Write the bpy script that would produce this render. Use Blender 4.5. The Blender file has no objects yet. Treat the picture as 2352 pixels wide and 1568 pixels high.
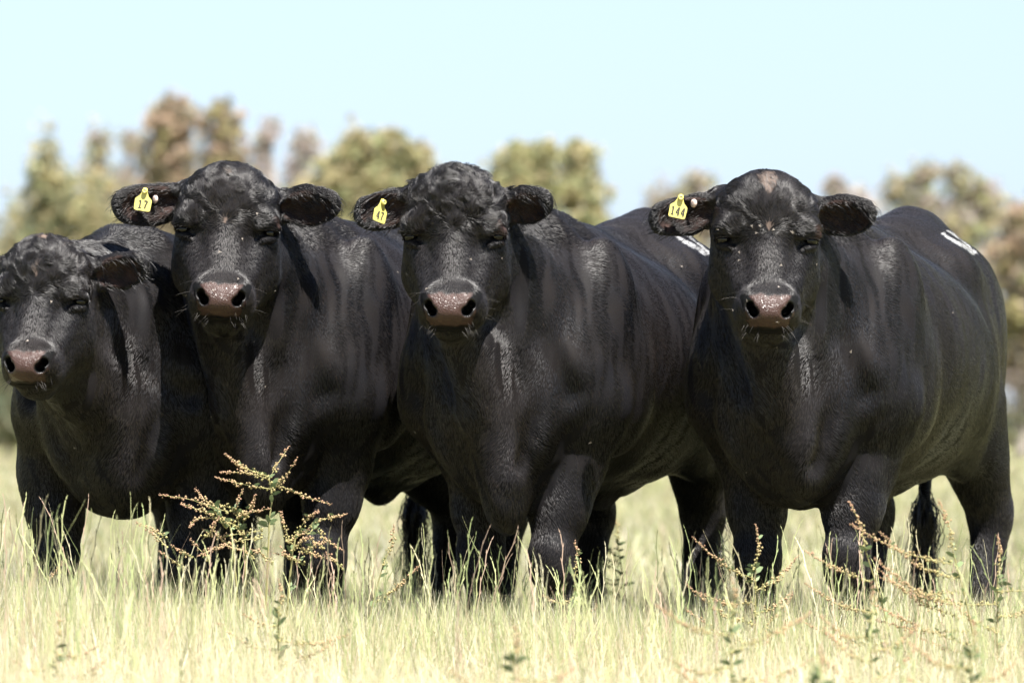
import bpy, math, random
import numpy as np
from mathutils import Vector, Matrix

# ------------------------------------------------------------------ camera, sky, sun, exposure
sc = bpy.context.scene
COL = sc.collection
FPX, CX, HY = 10140.0, 1176.0, 975.0        # focal length and horizon in a 2352 px wide frame
CAM_Z = 0.772
cam_d = bpy.data.cameras.new('camera')
cam_d.sensor_width = 36.0
cam_d.lens = 36.0 * FPX / 2352.0
cam_d.clip_start, cam_d.clip_end = 0.5, 3000
cam_d.dof.use_dof = True
cam_d.dof.focus_distance = 12.35
cam_d.dof.aperture_fstop = 3.6
cam_d.dof.aperture_blades = 0
cam = bpy.data.objects.new('camera', cam_d)
COL.objects.link(cam)
cam.location = (0, 0, CAM_Z)
cam.rotation_euler = (math.radians(90) + math.atan((HY - 784) / FPX), 0, 0)
sc.camera = cam

SUN_EL, SUN_AZ = math.radians(63), math.radians(29)   # azimuth: to the right of the camera, behind it
sun_dir = Vector((math.sin(SUN_AZ) * math.cos(SUN_EL), -math.cos(SUN_AZ) * math.cos(SUN_EL), math.sin(SUN_EL)))
sd = bpy.data.lights.new('sun', 'SUN')
sd.energy = 5.0
sd.angle = math.radians(0.53)
sd.color = (1.0, 0.96, 0.90)
sun = bpy.data.objects.new('sun', sd)
COL.objects.link(sun)
sun.rotation_euler = sun_dir.to_track_quat('Z', 'Y').to_euler()

w = bpy.data.worlds.new('World')
sc.world = w
w.use_nodes = True
wn = w.node_tree
sky = wn.nodes.new('ShaderNodeTexSky')
sky.sky_type = 'NISHITA'
sky.sun_disc = False
sky.sun_elevation = SUN_EL
sky.sun_rotation = math.pi - SUN_AZ
sky.air_density = 1.0
sky.dust_density = 0.25
sky.ozone_density = 2.0
bg = wn.nodes['Background']
geo = wn.nodes.new('ShaderNodeTexCoord'); sep = wn.nodes.new('ShaderNodeSeparateXYZ')
wn.links.new(geo.outputs['Generated'], sep.inputs[0])
rmp = wn.nodes.new('ShaderNodeValToRGB')              # clear summer air: a little bluer and deeper towards the horizon
rmp.color_ramp.elements[0].position = 0.02; rmp.color_ramp.elements[0].color = (0.50, 0.56, 0.84, 1)
rmp.color_ramp.elements[1].position = 0.10; rmp.color_ramp.elements[1].color = (0.93, 0.86, 0.86, 1)
wn.links.new(sep.outputs['Z'], rmp.inputs[0])
mul = wn.nodes.new('ShaderNodeMix'); mul.data_type = 'RGBA'; mul.blend_type = 'MULTIPLY'; mul.inputs[0].default_value = 1.0
wn.links.new(sky.outputs[0], mul.inputs[6]); wn.links.new(rmp.outputs[0], mul.inputs[7])
wn.links.new(mul.outputs[2], bg.inputs[0])
bg.inputs[1].default_value = 0.05
sc.view_settings.view_transform = 'Standard'
sc.view_settings.look = 'None'
sc.view_settings.exposure = 2.0
sc.view_settings.gamma = 1.0
sc.cycles.max_bounces = 6
sc.cycles.diffuse_bounces = 3
sc.cycles.glossy_bounces = 2
sc.cycles.transmission_bounces = 4
sc.cycles.transparent_max_bounces = 4
sc.cycles.volume_bounces = 0
sc.cycles.use_denoising = True
try:
    sc.cycles_curves.shape = 'RIBBONS'
    sc.cycles_curves.subdivisions = 1
except Exception:
    pass

rng = np.random.default_rng(7)
random.seed(7)

def at(px, py, Y):
    """a point of the place seen at (px, py) of the 2352 px wide frame, Y metres in front of the lens"""
    return Vector(((px - CX) / FPX * Y, Y, CAM_Z + (HY - py) / FPX * Y))

def tag(o, label=None, cat=None, group=None, kind=None):
    if label: o['label'] = label
    if cat: o['category'] = cat
    if group: o['group'] = group
    if kind: o['kind'] = kind
    return o

def mesh_from(name, V, faces_flat, nper, mat, parent=None, smooth=True, attrs=None, mat_inv=None):
    """numpy vertices + flat index array, nper corners a face"""
    V = np.asarray(V, dtype=np.float32); idx = np.asarray(faces_flat, dtype=np.int32).ravel()
    me = bpy.data.meshes.new(name)
    nf = len(idx) // nper
    me.vertices.add(len(V)); me.vertices.foreach_set('co', V.ravel())
    me.loops.add(len(idx)); me.loops.foreach_set('vertex_index', idx)
    me.polygons.add(nf)
    me.polygons.foreach_set('loop_start', np.arange(0, nf * nper, nper, dtype=np.int32))
    me.polygons.foreach_set('loop_total', np.full(nf, nper, dtype=np.int32))
    me.update(calc_edges=True)
    me.polygons.foreach_set('use_smooth', np.full(nf, smooth, dtype=bool))
    for k, a in (attrs or {}).items():
        a = np.asarray(a, dtype=np.float32)
        if a.ndim == 1:
            at_ = me.attributes.new(k, 'FLOAT', 'POINT'); at_.data.foreach_set('value', a)
        else:
            at_ = me.attributes.new(k, 'FLOAT_COLOR', 'POINT')
            c = np.ones((len(a), 4), dtype=np.float32); c[:, :3] = a
            at_.data.foreach_set('color', c.ravel())
    if isinstance(mat, (list, tuple)):
        for m in mat: me.materials.append(m)
    else:
        me.materials.append(mat)
    o = bpy.data.objects.new(name, me)
    COL.objects.link(o)
    if parent is not None: o.parent = parent
    return o

# ------------------------------------------------------------------ materials
def new_mat(name):
    m = bpy.data.materials.new(name); m.use_nodes = True
    nt = m.node_tree
    return m, nt, nt.nodes, nt.links, nt.nodes['Principled BSDF']

def attr(N, name):
    a = N.new('ShaderNodeAttribute'); a.attribute_name = name; return a

def mixc(N, L, fac, a, b):
    x = N.new('ShaderNodeMix'); x.data_type = 'RGBA'
    for s, v in ((x.inputs[0], fac), (x.inputs[6], a), (x.inputs[7], b)):
        if isinstance(v, bpy.types.NodeSocket): L.new(v, s)
        elif isinstance(v, (int, float)): s.default_value = v
        else: s.default_value = (*v, 1)
    return x.outputs[2]

def ramp(N, L, src, stops):
    r = N.new('ShaderNodeValToRGB')
    el = r.color_ramp.elements
    while len(el) < len(stops): el.new(0.5)
    for e, (p, c) in zip(el, stops):
        e.position = p; e.color = (*c, 1) if len(c) == 3 else c
    L.new(src, r.inputs[0]); return r.outputs[0]

def noise(N, L, scale, detail=4, rough=0.55, vec=None):
    n = N.new('ShaderNodeTexNoise'); n.inputs['Scale'].default_value = scale
    n.inputs['Detail'].default_value = detail; n.inputs['Roughness'].default_value = rough
    if vec is not None: L.new(vec, n.inputs['Vector'])
    return n.outputs['Fac']

def make_hide():
    m, nt, N, L, P = new_mat('black_hide')
    tc = N.new('ShaderNodeTexCoord')
    big = noise(N, L, 3.0, 5, 0.6, tc.outputs['Object'])
    coat = ramp(N, L, big, [(0.35, (0.0048, 0.0048, 0.0060)), (0.62, (0.0082, 0.0068, 0.0066))])
    skin = mixc(N, L, noise(N, L, 60, 4, 0.6, tc.outputs['Object']), (0.032, 0.0165, 0.013), (0.054, 0.028, 0.022))
    pale = mixc(N, L, noise(N, L, 90, 4, 0.6, tc.outputs['Object']), (0.17, 0.125, 0.10), (0.07, 0.05, 0.042))
    c = mixc(N, L, attr(N, 'ear').outputs['Fac'], coat, (0.034, 0.020, 0.017))
    c = mixc(N, L, attr(N, 'brand').outputs['Fac'], c, (0.25, 0.25, 0.25))
    c = mixc(N, L, attr(N, 'pale').outputs['Fac'], c, pale)
    c = mixc(N, L, attr(N, 'nose').outputs['Fac'], c, skin)
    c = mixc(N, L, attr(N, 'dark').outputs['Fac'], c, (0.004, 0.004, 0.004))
    L.new(c, P.inputs['Base Color'])
    mr = N.new('ShaderNodeMapRange'); L.new(attr(N, 'nose').outputs['Fac'], mr.inputs[0])
    mr.inputs[3].default_value = 0.65; mr.inputs[4].default_value = 0.36
    L.new(mr.outputs[0], P.inputs['Roughness'])
    sr = N.new('ShaderNodeMapRange'); L.new(attr(N, 'nose').outputs['Fac'], sr.inputs[0])
    sr.inputs[3].default_value = 0.10; sr.inputs[4].default_value = 0.34
    L.new(sr.outputs[0], P.inputs['Specular IOR Level'])
    # pebbled nose skin, fine hair grain elsewhere
    vor = N.new('ShaderNodeTexVoronoi'); vor.feature = 'DISTANCE_TO_EDGE'; vor.inputs['Scale'].default_value = 210
    L.new(tc.outputs['Object'], vor.inputs['Vector'])
    vr = N.new('ShaderNodeMapRange'); L.new(vor.outputs['Distance'], vr.inputs[0]); vr.inputs[2].default_value = 0.25
    mp = N.new('ShaderNodeMapping'); mp.inputs['Scale'].default_value = (0.35, 1, 0.45)
    L.new(tc.outputs['Object'], mp.inputs['Vector'])
    grain = noise(N, L, 260, 3, 0.6, mp.outputs['Vector'])
    fold = noise(N, L, 22, 4, 0.55, mp.outputs['Vector'])
    gm = N.new('ShaderNodeMath'); gm.operation = 'MULTIPLY_ADD'; L.new(fold, gm.inputs[0]); gm.inputs[1].default_value = 0.6; L.new(grain, gm.inputs[2])
    hm = N.new('ShaderNodeMix'); hm.data_type = 'FLOAT'
    L.new(attr(N, 'nose').outputs['Fac'], hm.inputs[0]); L.new(gm.outputs[0], hm.inputs[2]); L.new(vr.outputs[0], hm.inputs[3])
    b = N.new('ShaderNodeBump'); b.inputs['Strength'].default_value = 0.6; b.inputs['Distance'].default_value = 0.0011
    L.new(hm.outputs[0], b.inputs['Height']); L.new(b.outputs[0], P.inputs['Normal'])
    return m

HIDE = make_hide()

def simple(name, col, rough=0.5, spec=0.5, var=None, scale=40, bump=0.0, transl=0.0):
    m, nt, N, L, P = new_mat(name)
    tc = N.new('ShaderNodeTexCoord')
    if var is not None:
        L.new(mixc(N, L, noise(N, L, scale, 4, 0.6, tc.outputs['Object']), col, var), P.inputs['Base Color'])
    else:
        P.inputs['Base Color'].default_value = (*col, 1)
    P.inputs['Roughness'].default_value = rough
    P.inputs['Specular IOR Level'].default_value = spec
    if bump:
        b = N.new('ShaderNodeBump'); b.inputs['Strength'].default_value = 0.5; b.inputs['Distance'].default_value = bump
        L.new(noise(N, L, scale * 3, 4, 0.6, tc.outputs['Object']), b.inputs['Height']); L.new(b.outputs[0], P.inputs['Normal'])
    return m

EYE = simple('dark_eye', (0.002, 0.0015, 0.002), 0.06, 0.30, (0.004, 0.003, 0.002), 60)
LID = simple('eyelid_skin', (0.035, 0.026, 0.026), 0.45, 0.5, (0.02, 0.015, 0.015), 90, 0.0006)
HOOF = simple('hoof_horn', (0.03, 0.025, 0.02), 0.5, 0.4, (0.06, 0.05, 0.04), 30)

# ------------------------------------------------------------------ implicit surface modelling
class Field:
    def __init__(s, xs, ys, zs):
        s.ax = [np.asarray(a, dtype=np.float32) for a in (xs, ys, zs)]
        s.F = np.full([len(a) for a in s.ax], 0.4, dtype=np.float32)
    def box(s, lo, hi):
        sl = []
        for a, l, h in zip(s.ax, lo, hi):
            i0, i1 = np.searchsorted(a, l), np.searchsorted(a, h)
            if i1 <= i0: return None
            sl.append(slice(int(i0), int(i1)))
        return tuple(sl)
    def pts(s, sl):
        return (s.ax[0][sl[0]][:, None, None], s.ax[1][sl[1]][None, :, None], s.ax[2][sl[2]][None, None, :])
    def put(s, sl, d, k, mode):
        A = s.F[sl]
        if mode == 'add':
            h = np.maximum(k - np.abs(A - d), 0) / k
            s.F[sl] = np.minimum(A, d) - h * h * k * 0.25
        else:
            d = -d
            h = np.maximum(k - np.abs(A - d), 0) / k
            s.F[sl] = np.maximum(A, d) + h * h * k * 0.25
    def ell(s, c, r, k=0.04, R=None, mode='add'):
        c = np.array(c, dtype=np.float32); r = np.array(r, dtype=np.float32)
        R = np.eye(3) if R is None else R
        ext = np.sqrt(((R * r[None, :]) ** 2).sum(1)) + k + 0.03
        sl = s.box(c - ext, c + ext)
        if sl is None: return
        X, Y, Z = s.pts(sl); X = X - c[0]; Y = Y - c[1]; Z = Z - c[2]
        q = [(R[0, i] * X + R[1, i] * Y + R[2, i] * Z) for i in range(3)]
        k0 = np.sqrt(sum((q[i] / r[i]) ** 2 for i in range(3)))
        k1 = np.sqrt(sum((q[i] / (r[i] * r[i])) ** 2 for i in range(3))) + 1e-6
        s.put(sl, (k0 * (k0 - 1.0) / k1).astype(np.float32), k, mode)
    def cap(s, a, b, ra, rb, k=0.04, mode='add'):
        a = np.array(a, dtype=np.float32); b = np.array(b, dtype=np.float32)
        e = max(ra, rb) + k + 0.03
        sl = s.box(np.minimum(a, b) - e, np.maximum(a, b) + e)
        if sl is None: return
        X, Y, Z = s.pts(sl); X = X - a[0]; Y = Y - a[1]; Z = Z - a[2]
        v = b - a; L2 = float((v * v).sum()) + 1e-9
        t = np.clip((X * v[0] + Y * v[1] + Z * v[2]) / L2, 0, 1)
        d = np.sqrt((X - t * v[0]) ** 2 + (Y - t * v[1]) ** 2 + (Z - t * v[2]) ** 2) - (ra + (rb - ra) * t)
        s.put(sl, d.astype(np.float32), k, mode)
    def polygonise(s):
        F = s.F; nx, ny, nz = F.shape
        S = F < 0
        allc = S[:-1, :-1, :-1].copy(); anyc = allc.copy()
        for dx, dy, dz in ((1,0,0),(0,1,0),(0,0,1),(1,1,0),(1,0,1),(0,1,1),(1,1,1)):
            q = S[dx:nx-1+dx, dy:ny-1+dy, dz:nz-1+dz]
            allc &= q; anyc |= q
        act = anyc & ~allc
        I = np.argwhere(act)
        cid = np.full(act.shape, -1, dtype=np.int32); cid[act] = np.arange(len(I))
        acc = np.zeros((len(I), 3), dtype=np.float64); cnt = np.zeros(len(I))
        C = {}
        for c in ((0,0,0),(1,0,0),(0,1,0),(0,0,1),(1,1,0),(1,0,1),(0,1,1),(1,1,1)):
            J = I + np.array(c)
            C[c] = (F[J[:,0], J[:,1], J[:,2]], np.stack([s.ax[i][J[:,i]] for i in range(3)], 1))
        for ca in C:
            for ax_ in range(3):
                if ca[ax_] == 0:
                    cb = list(ca); cb[ax_] = 1; cb = tuple(cb)
                    fa, pa = C[ca]; fb, pb = C[cb]
                    m = (fa < 0) != (fb < 0)
                    t = fa[m] / (fa[m] - fb[m])
                    acc[m] += pa[m] + (pb[m] - pa[m]) * t[:, None]; cnt[m] += 1
        V = acc / cnt[:, None]
        quads = []
        for ax_ in range(3):
            o1, o2 = [(1, 2), (2, 0), (0, 1)][ax_]
            hi = [slice(None)] * 3; lo = [slice(None)] * 3
            hi[ax_] = slice(1, None); lo[ax_] = slice(None, -1)
            A, B = S[tuple(lo)], S[tuple(hi)]
            E = np.argwhere(A != B)
            ok = (E[:, o1] > 0) & (E[:, o2] > 0) & (E[:, o1] < F.shape[o1] - 1) & (E[:, o2] < F.shape[o2] - 1)
            E = E[ok]
            inside = A[E[:,0], E[:,1], E[:,2]]
            def cell(d1, d2):
                J = E.copy(); J[:, o1] += d1; J[:, o2] += d2
                return cid[J[:,0], J[:,1], J[:,2]]
            q = np.stack([cell(-1,-1), cell(0,-1), cell(0,0), cell(-1,0)], 1)
            q[~inside] = q[~inside][:, ::-1]
            quads.append(q)
        Q = np.concatenate(quads)
        return V.astype(np.float32), Q

def graded(lo, hi, f0, f1, fine, coarse):
    a = list(np.arange(lo, f0, coarse)); b = list(np.arange(f0, f1, fine)); c = list(np.arange(f1, hi, coarse))
    return np.array(a + b + c)

def rot(axis, deg):
    return np.array(Matrix.Rotation(math.radians(deg), 3, axis))

def vnoise(P, scale, seed=0):
    """smooth pseudo-random field from summed sines"""
    r = np.random.default_rng(seed); out = np.zeros(len(P))
    for i in range(7):
        d = r.normal(size=3); d /= np.linalg.norm(d)
        f = scale * (0.7 + 1.1 * r.random())
        out += np.sin(P @ d * f * 6.283 + r.random() * 6.283 + 1.3 * np.sin(P @ np.roll(d, 1) * f * 3.9 + r.random() * 6.28))
    return out / 3.2

FACE_CAM = None
def build_bull(name, spec):
    """bull-local axes: x forward, y to the animal's left, z up; origin on the ground between the forelegs"""
    foot = at(spec['x'], 1000, spec['D']); ox, oy = foot.x, foot.y
    a = math.radians(spec['yaw'])
    fw = np.array((-math.sin(a), -math.cos(a), 0)); lf = np.array((math.cos(a), -math.sin(a), 0)); up = np.array((0, 0, 1.0))
    B = np.stack([fw, lf, up], 1)                       # local -> world
    O = np.array((ox, oy, 0.0))
    loc = lambda p: B.T @ (np.array(p) - O)
    # head frame: x = image right, y = out of the face, z = up; origin at the top of the poll
    hp = loc(at(*spec['poll'], spec['hD']))
    Hw = np.stack([np.array((1.0, 0, 0)), np.array((0, -1.0, 0)), np.array((0, 0, 1.0))], 1)
    # a mirrored frame would flip the face, so lateral x keeps image right = animal's left
    Rw = rot('Z', spec['hyaw']) @ rot('Y', spec['hroll']) @ rot('X', spec['hpitch'])
    R = B.T @ Rw @ Hw
    hs = spec.get('hs', 1.0)
    H = lambda x, y, z: hp + R @ (np.array((x, y, z)) * hs)
    bw = spec.get('bw', 1.0)
    zt = spec.get('zt', 1.0)                            # height scale
    xs = graded(-1.95, 0.95, hp[0] - 0.30, hp[0] + 0.34, 0.0052, 0.0135)
    ys = graded(-0.62, 0.62, hp[1] - 0.37, hp[1] + 0.37, 0.0052, 0.0135)
    zs = graded(-0.02, 1.66, hp[2] - 0.56, hp[2] + 0.04, 0.0052, 0.0135)
    f = Field(xs, ys, zs)
    E = lambda c, r, k=0.05, R_=None, m='add': f.ell((c[0], c[1] * bw, c[2] * zt), r, k, R_, m)
    Cp = lambda p, q, ra, rb, k=0.05, m='add': f.cap((p[0], p[1] * bw, p[2] * zt), (q[0], q[1] * bw, q[2] * zt), ra, rb, k, m)
    # --- trunk
    E((-0.64, 0, 0.955), (0.62, 0.375 * bw, 0.365), 0.08)
    E((-0.34, 0, 0.975), (0.46, 0.335 * bw, 0.375), 0.08)
    E((-0.92, 0, 0.910), (0.42, 0.360 * bw, 0.325), 0.10)
    E((-1.22, 0, 1.105), (0.42, 0.292 * bw, 0.31), 0.12)
    E((0.00, 0, 0.98), (0.32, 0.25 * bw, 0.36), 0.08)
    E((-0.05, 0, 1.22), (0.30, 0.12, 0.165), 0.12)       # withers
    Cp((-0.2, 0, 1.29), (-1.3, 0, 1.285), 0.06, 0.085, 0.12)   # topline
    for sgn in (-1, 1):
        E((-0.05, sgn * 0.226, 1.06), (0.17, 0.105, 0.25), 0.06, rot('Y', -14))      # shoulder blade
        E((-0.11, sgn * 0.245, 0.87), (0.18, 0.105, 0.19), 0.08)                      # triceps
        E((0.11, sgn * 0.205, 0.88), (0.13, 0.098, 0.18), 0.10, rot('Y', 20))       # point of shoulder
        E((-1.02, sgn * 0.195, 1.23), (0.12, 0.07, 0.07), 0.09)                       # hook bone
        E((-1.28, sgn * 0.185, 0.98), (0.26, 0.12, 0.33), 0.06, rot('Y', -14))        # thigh
        E((-1.10, sgn * 0.215, 0.76), (0.16, 0.085, 0.16), 0.06)                      # stifle
        # hollow of the flank, groove behind the shoulder, fold of the elbow
        Cp((-0.93, sgn * 0.44, 1.13), (-0.98, sgn * 0.43, 0.86), 0.055, 0.05, 0.12, 'sub')
        Cp((-0.28, sgn * 0.405, 1.10), (-0.27, sgn * 0.420, 0.72), 0.035, 0.045, 0.07, 'sub')
    E((-1.38, 0, 1.345), (0.18, 0.085, 0.105), 0.09)      # tail head
    E((-1.32, 0, 0.76), (0.10, 0.10, 0.13), 0.03)        # scrotum
    Cp((-0.60, 0, 0.64), (-0.95, 0, 0.63), 0.055, 0.075, 0.06)   # sheath
    E((-0.80, 0, 0.575), (0.10, 0.05, 0.06), 0.04)
    # --- brisket and chest: a keel between two breast muscles
    E((0.12, 0, 0.755), (0.22, 0.19, 0.22), 0.05)
    br = spec.get('brisket', (0.27, 0.03, 0.59))
    E(br, (0.125, 0.062, 0.115), 0.06)
    Cp((0.37, 0, 0.98), (br[0] + 0.075, br[1], br[2] + 0.06), 0.075, 0.050, 0.06)
    for sgn in (-1, 1):
        E((0.21, sgn * 0.115, 0.785), (0.115, 0.085, 0.135), 0.03, rot('Y', 12))       # breast muscle
        Cp((0.30, sgn * 0.235 * bw, 1.05), (0.325, sgn * 0.115, 0.66), 0.010, 0.022, 0.045, 'sub')
    # --- neck, from the shoulders to the back of the head
    hb = H(0, -0.11, -0.205)
    f.cap((0.02, 0, 1.02 * zt), hb, 0.290 * bw, 0.135, 0.055)
    f.cap((-0.02, 0, 1.24 * zt), H(0, -0.12, -0.150), 0.145, 0.105, 0.07)                     # crest
    f.cap((0.12, 0, 0.90 * zt), H(0, -0.08, -0.30), 0.225 * bw, 0.115, 0.06)
    f.cap((0.33, 0, 0.84 * zt), H(0, 0.00, -0.40), 0.070, 0.045, 0.07)                        # dewlap
    for sgn in (-1, 1):                                                                       # jugular groove and neck fold
        m0 = np.array((0.24, sgn * 0.235 * bw, 0.86)); m1 = hb + R @ np.array((sgn * 0.16, 0.06, -0.10))
        f.cap(m0, m1, 0.020, 0.012, 0.06, 'sub')
        f.cap((0.13, sgn * 0.350 * bw, 1.22), (0.215, sgn * 0.318 * bw, 0.98), 0.022, 0.012, 0.06, 'sub')
    # --- legs
    for sgn, key in ((-1, 'rf'), (1, 'lf')):
        x, y, kx = spec[key]                            # (forward, lateral, knee forward)
        el = np.array((x * .5 - 0.01, y * 1.12, 0.66 * zt)); kn = np.array((kx, y, 0.42 * zt)); ft = np.array((x, y, 0.14))
        f.cap((0.05, sgn * 0.225 * bw, 0.84 * zt), el, 0.118, 0.100, 0.035)
        f.cap(el, el + (kn - el) * 0.55, 0.103, 0.084, 0.035)
        f.cap(el + (kn - el) * 0.5, kn, 0.082, 0.060, 0.025)
        f.cap(el + (0.055, 0, 0.02), el + (kn - el) * 0.62 + (0.028, sgn * 0.01, 0), 0.056, 0.036, 0.025)      # extensor muscle
        f.ell(kn + (0.012, 0, -0.02), (0.062, 0.069, 0.070), 0.022)
        f.ell(kn + (0.014, 0, -0.065), (0.055, 0.063, 0.045), 0.02)
        f.cap(kn + (0, 0, -0.05), ft, 0.052, 0.043, 0.03)
        f.ell(ft, (0.055, 0.055, 0.05), 0.03)
        f.cap(ft, ft + (0.05, 0, -0.09), 0.046, 0.052, 0.03)
    for sgn, key in ((-1, 'rh'), (1, 'lh')):
        x, y = spec[key]
        hk = np.array((x - 0.08, y, 0.52 * zt))
        f.cap((-1.16, sgn * 0.20 * bw, 0.82 * zt), hk, 0.140, 0.074, 0.04)
        f.ell(hk + (-0.03, 0, -0.03), (0.082, 0.066, 0.09), 0.025)
        f.cap(hk + (-0.01, 0, -0.05), (x, y, 0.14), 0.060, 0.048, 0.03)
        f.ell((x, y, 0.14), (0.058, 0.055, 0.05), 0.03)
        f.cap((x, y, 0.13), (x + 0.05, y, 0.05), 0.047, 0.054, 0.03)
    # --- tail
    tl = spec.get('tail', (-1.5, 0.0))
    f.cap((-1.50, 0, 1.26 * zt), (-1.60, 0, 1.12 * zt), 0.045, 0.036, 0.04)
    f.cap((-1.60, 0, 1.12 * zt), (-1.57, tl[1] * .5, 0.75), 0.034, 0.026, 0.03)
    f.cap((-1.57, tl[1] * .5, 0.75), (-1.52, tl[1], 0.50), 0.026, 0.02, 0.02)
    # --- head
    def he(c, r, k=0.03, Rl=None, m='add'):
        Rr = R if Rl is None else R @ Rl
        f.ell(H(*c), np.array(r) * hs, k, Rr, m)
    def hc(p, q, ra, rb, k=0.03, m='add'):
        f.cap(H(*p), H(*q), ra * hs, rb * hs, k, m)
    wf = spec.get('wf', 1.06)
    he((0, -0.035, -0.142), (0.138 * wf, 0.125, 0.108), 0.04)           # cranium
    he((0, 0.02, -0.13), (0.105 * wf, 0.085, 0.095), 0.05)              # forehead boss
    he((0, -0.02, -0.095), (0.070, 0.075, 0.062), 0.05)                 # poll
    he((0, 0.005, -0.235), (0.110 * wf, 0.080, 0.11), 0.04)             # mid face
    mw = spec.get('mw', 1.0)
    hc((0, 0.045, -0.20), (0, 0.135, -0.375), 0.062, 0.048, 0.045)      # nasal bridge
    hc((0, 0.03, -0.27), (0, 0.110, -0.40), 0.076, 0.062 * mw, 0.035)
    for q in (-1, 1):
        he((q * 0.098 * wf, 0.050, -0.178), (0.046, 0.046, 0.032), 0.030, rot('Y', q * 22))   # brow
        he((q * 0.084, -0.035, -0.285), (0.062 * wf, 0.090, 0.115), 0.045)                    # jaw muscle
        hc((q * 0.083, -0.015, -0.33), (q * 0.050 * mw, 0.080, -0.418), 0.052, 0.040, 0.045)  # jaw line
        hc((q * 0.098, 0.030, -0.250), (q * 0.066, 0.088, -0.345), 0.026, 0.024, 0.04)        # cheek bone
        he((q * 0.128, 0.055, -0.213), (0.030, 0.032, 0.019), 0.022, rot('Y', q * -24), 'sub')  # eye socket
        hc((q * 0.106, 0.088, -0.220), (q * 0.076, 0.122, -0.262), 0.013, 0.009, 0.026, 'sub')  # tear groove
        he((q * 0.116, 0.045, -0.212), (0.030, 0.030, 0.024), 0.012)                          # lids round the ball
        he((q * 0.120, 0.064, -0.215), (0.022, 0.032, 0.0100), 0.005, rot('Y', q * 16), 'sub')  # slit between them
        hc((q * 0.092, 0.088, -0.196), (q * 0.140, 0.060, -0.200), 0.011, 0.010, 0.012)        # heavy upper lid
        hc((q * 0.100, 0.078, -0.236), (q * 0.134, 0.056, -0.232), 0.006, 0.005, 0.012)        # fold below the eye
        hc((q * 0.040 * mw, 0.128, -0.405), (q * 0.050 * mw, 0.120, -0.434), 0.042, 0.034, 0.03)   # upper lip flank
        he((q * 0.046 * mw, 0.168, -0.402), (0.027, 0.042, 0.035), 0.02)                      # nostril wing
    he((0, 0.130, -0.405), (0.077 * mw, 0.078, 0.056), 0.035)                # muzzle
    he((0, 0.165, -0.418), (0.060 * mw, 0.056, 0.043), 0.025)                # nose pad
    hc((-0.036 * mw, 0.160, -0.383), (0.036 * mw, 0.160, -0.383), 0.031, 0.031, 0.03)
    he((0, 0.066, -0.468), (0.048 * mw, 0.060, 0.028), 0.014)                # lower lip and chin
    hc((0, 0.05, -0.44), (0, -0.06, -0.38), 0.050, 0.078, 0.05)          # under jaw
    # mouth line, arched under the nose pad and drooping at the corners
    for q in (-1, 1):
        hc((0, 0.210, -0.464), (q * 0.040 * mw, 0.195, -0.469), 0.0085, 0.0070, 0.006, 'sub')
        hc((0, 0.160, -0.465), (q * 0.040 * mw, 0.150, -0.470), 0.0090, 0.0080, 0.006, 'sub')
        hc((q * 0.040 * mw, 0.190, -0.467), (q * 0.066 * mw, 0.120, -0.482), 0.005, 0.004, 0.008, 'sub')
        # comma-shaped nostrils, high outside, low inside
        hc((q * 0.070 * mw, 0.206, -0.376), (q * 0.060 * mw, 0.226, -0.398), 0.0095, 0.0130, 0.005, 'sub')
        hc((q * 0.060 * mw, 0.226, -0.398), (q * 0.046 * mw, 0.232, -0.421), 0.0130, 0.0145, 0.005, 'sub')
        hc((q * 0.060 * mw, 0.215, -0.398), (q * 0.046 * mw, 0.160, -0.410), 0.0125, 0.0105, 0.006, 'sub')
        hc((q * 0.046 * mw, 0.220, -0.420), (q * 0.042 * mw, 0.160, -0.416), 0.0135, 0.0115, 0.006, 'sub')
    # ears: a cupped leaf on a round base
    ears = []
    for q, key in ((-1, 'ear_r'), (1, 'ear_l')):
        roll, droop, sweep, ln = spec[key]
        base = np.array((q * 0.115, -0.070, -0.116 - (0.012 if q > 0 else 0)))
        Re = rot('Z', q * sweep) @ rot('Y', q * droop) @ rot('X', roll)
        tip = base + Re @ np.array((q * 1.0, 0, 0)) * ln
        mid = base + Re @ np.array((q * 1.0, 0, 0)) * (ln * 0.60)
        root = base + Re @ np.array((q * 1.0, 0, 0)) * (ln * 0.20)
        hc(base, mid - (mid - root) * 0.45, 0.050, 0.036, 0.03)
        he(mid, (ln * 0.48, 0.030, 0.059), 0.025, Re)
        he(mid + Re @ np.array((q * ln * 0.36, 0.0, 0.010)), (ln * 0.17, 0.020, 0.034), 0.03, Re)
        cv = mid + Re @ np.array((q * 0.012, 0.034, -0.004))
        he(cv, (ln * 0.42, 0.035, 0.047), 0.012, Re, 'sub')
        cv2 = root + Re @ np.array((q * 0.020, 0.040, -0.002))
        he(cv2, (0.035, 0.028, 0.020), 0.02, Re, 'sub')
        ears.append((base, mid, Re, ln))
    V, Q = f.polygonise()
    # keep the outline soft: two light smoothing passes
    n = len(V)
    for _ in range(2):
        acc = np.zeros((n, 3)); cnt = np.zeros(n)
        for i in range(4):
            for j in ((i + 1) % 4, (i + 3) % 4):
                acc += np.stack([np.bincount(Q[:, i], weights=V[Q[:, j], k], minlength=n) for k in range(3)], 1)
                cnt += np.bincount(Q[:, i], minlength=n)
        V = (V * 0.6 + 0.4 * acc / np.maximum(cnt, 1)[:, None]).astype(np.float32)
    # vertex normals
    fn = np.cross(V[Q[:, 2]] - V[Q[:, 0]], V[Q[:, 3]] - V[Q[:, 1]])
    Nn = np.zeros((n, 3))
    for i in range(4):
        for k in range(3): Nn[:, k] += np.bincount(Q[:, i], weights=fn[:, k], minlength=n)
    Nn /= np.linalg.norm(Nn, axis=1)[:, None] + 1e-9
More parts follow.
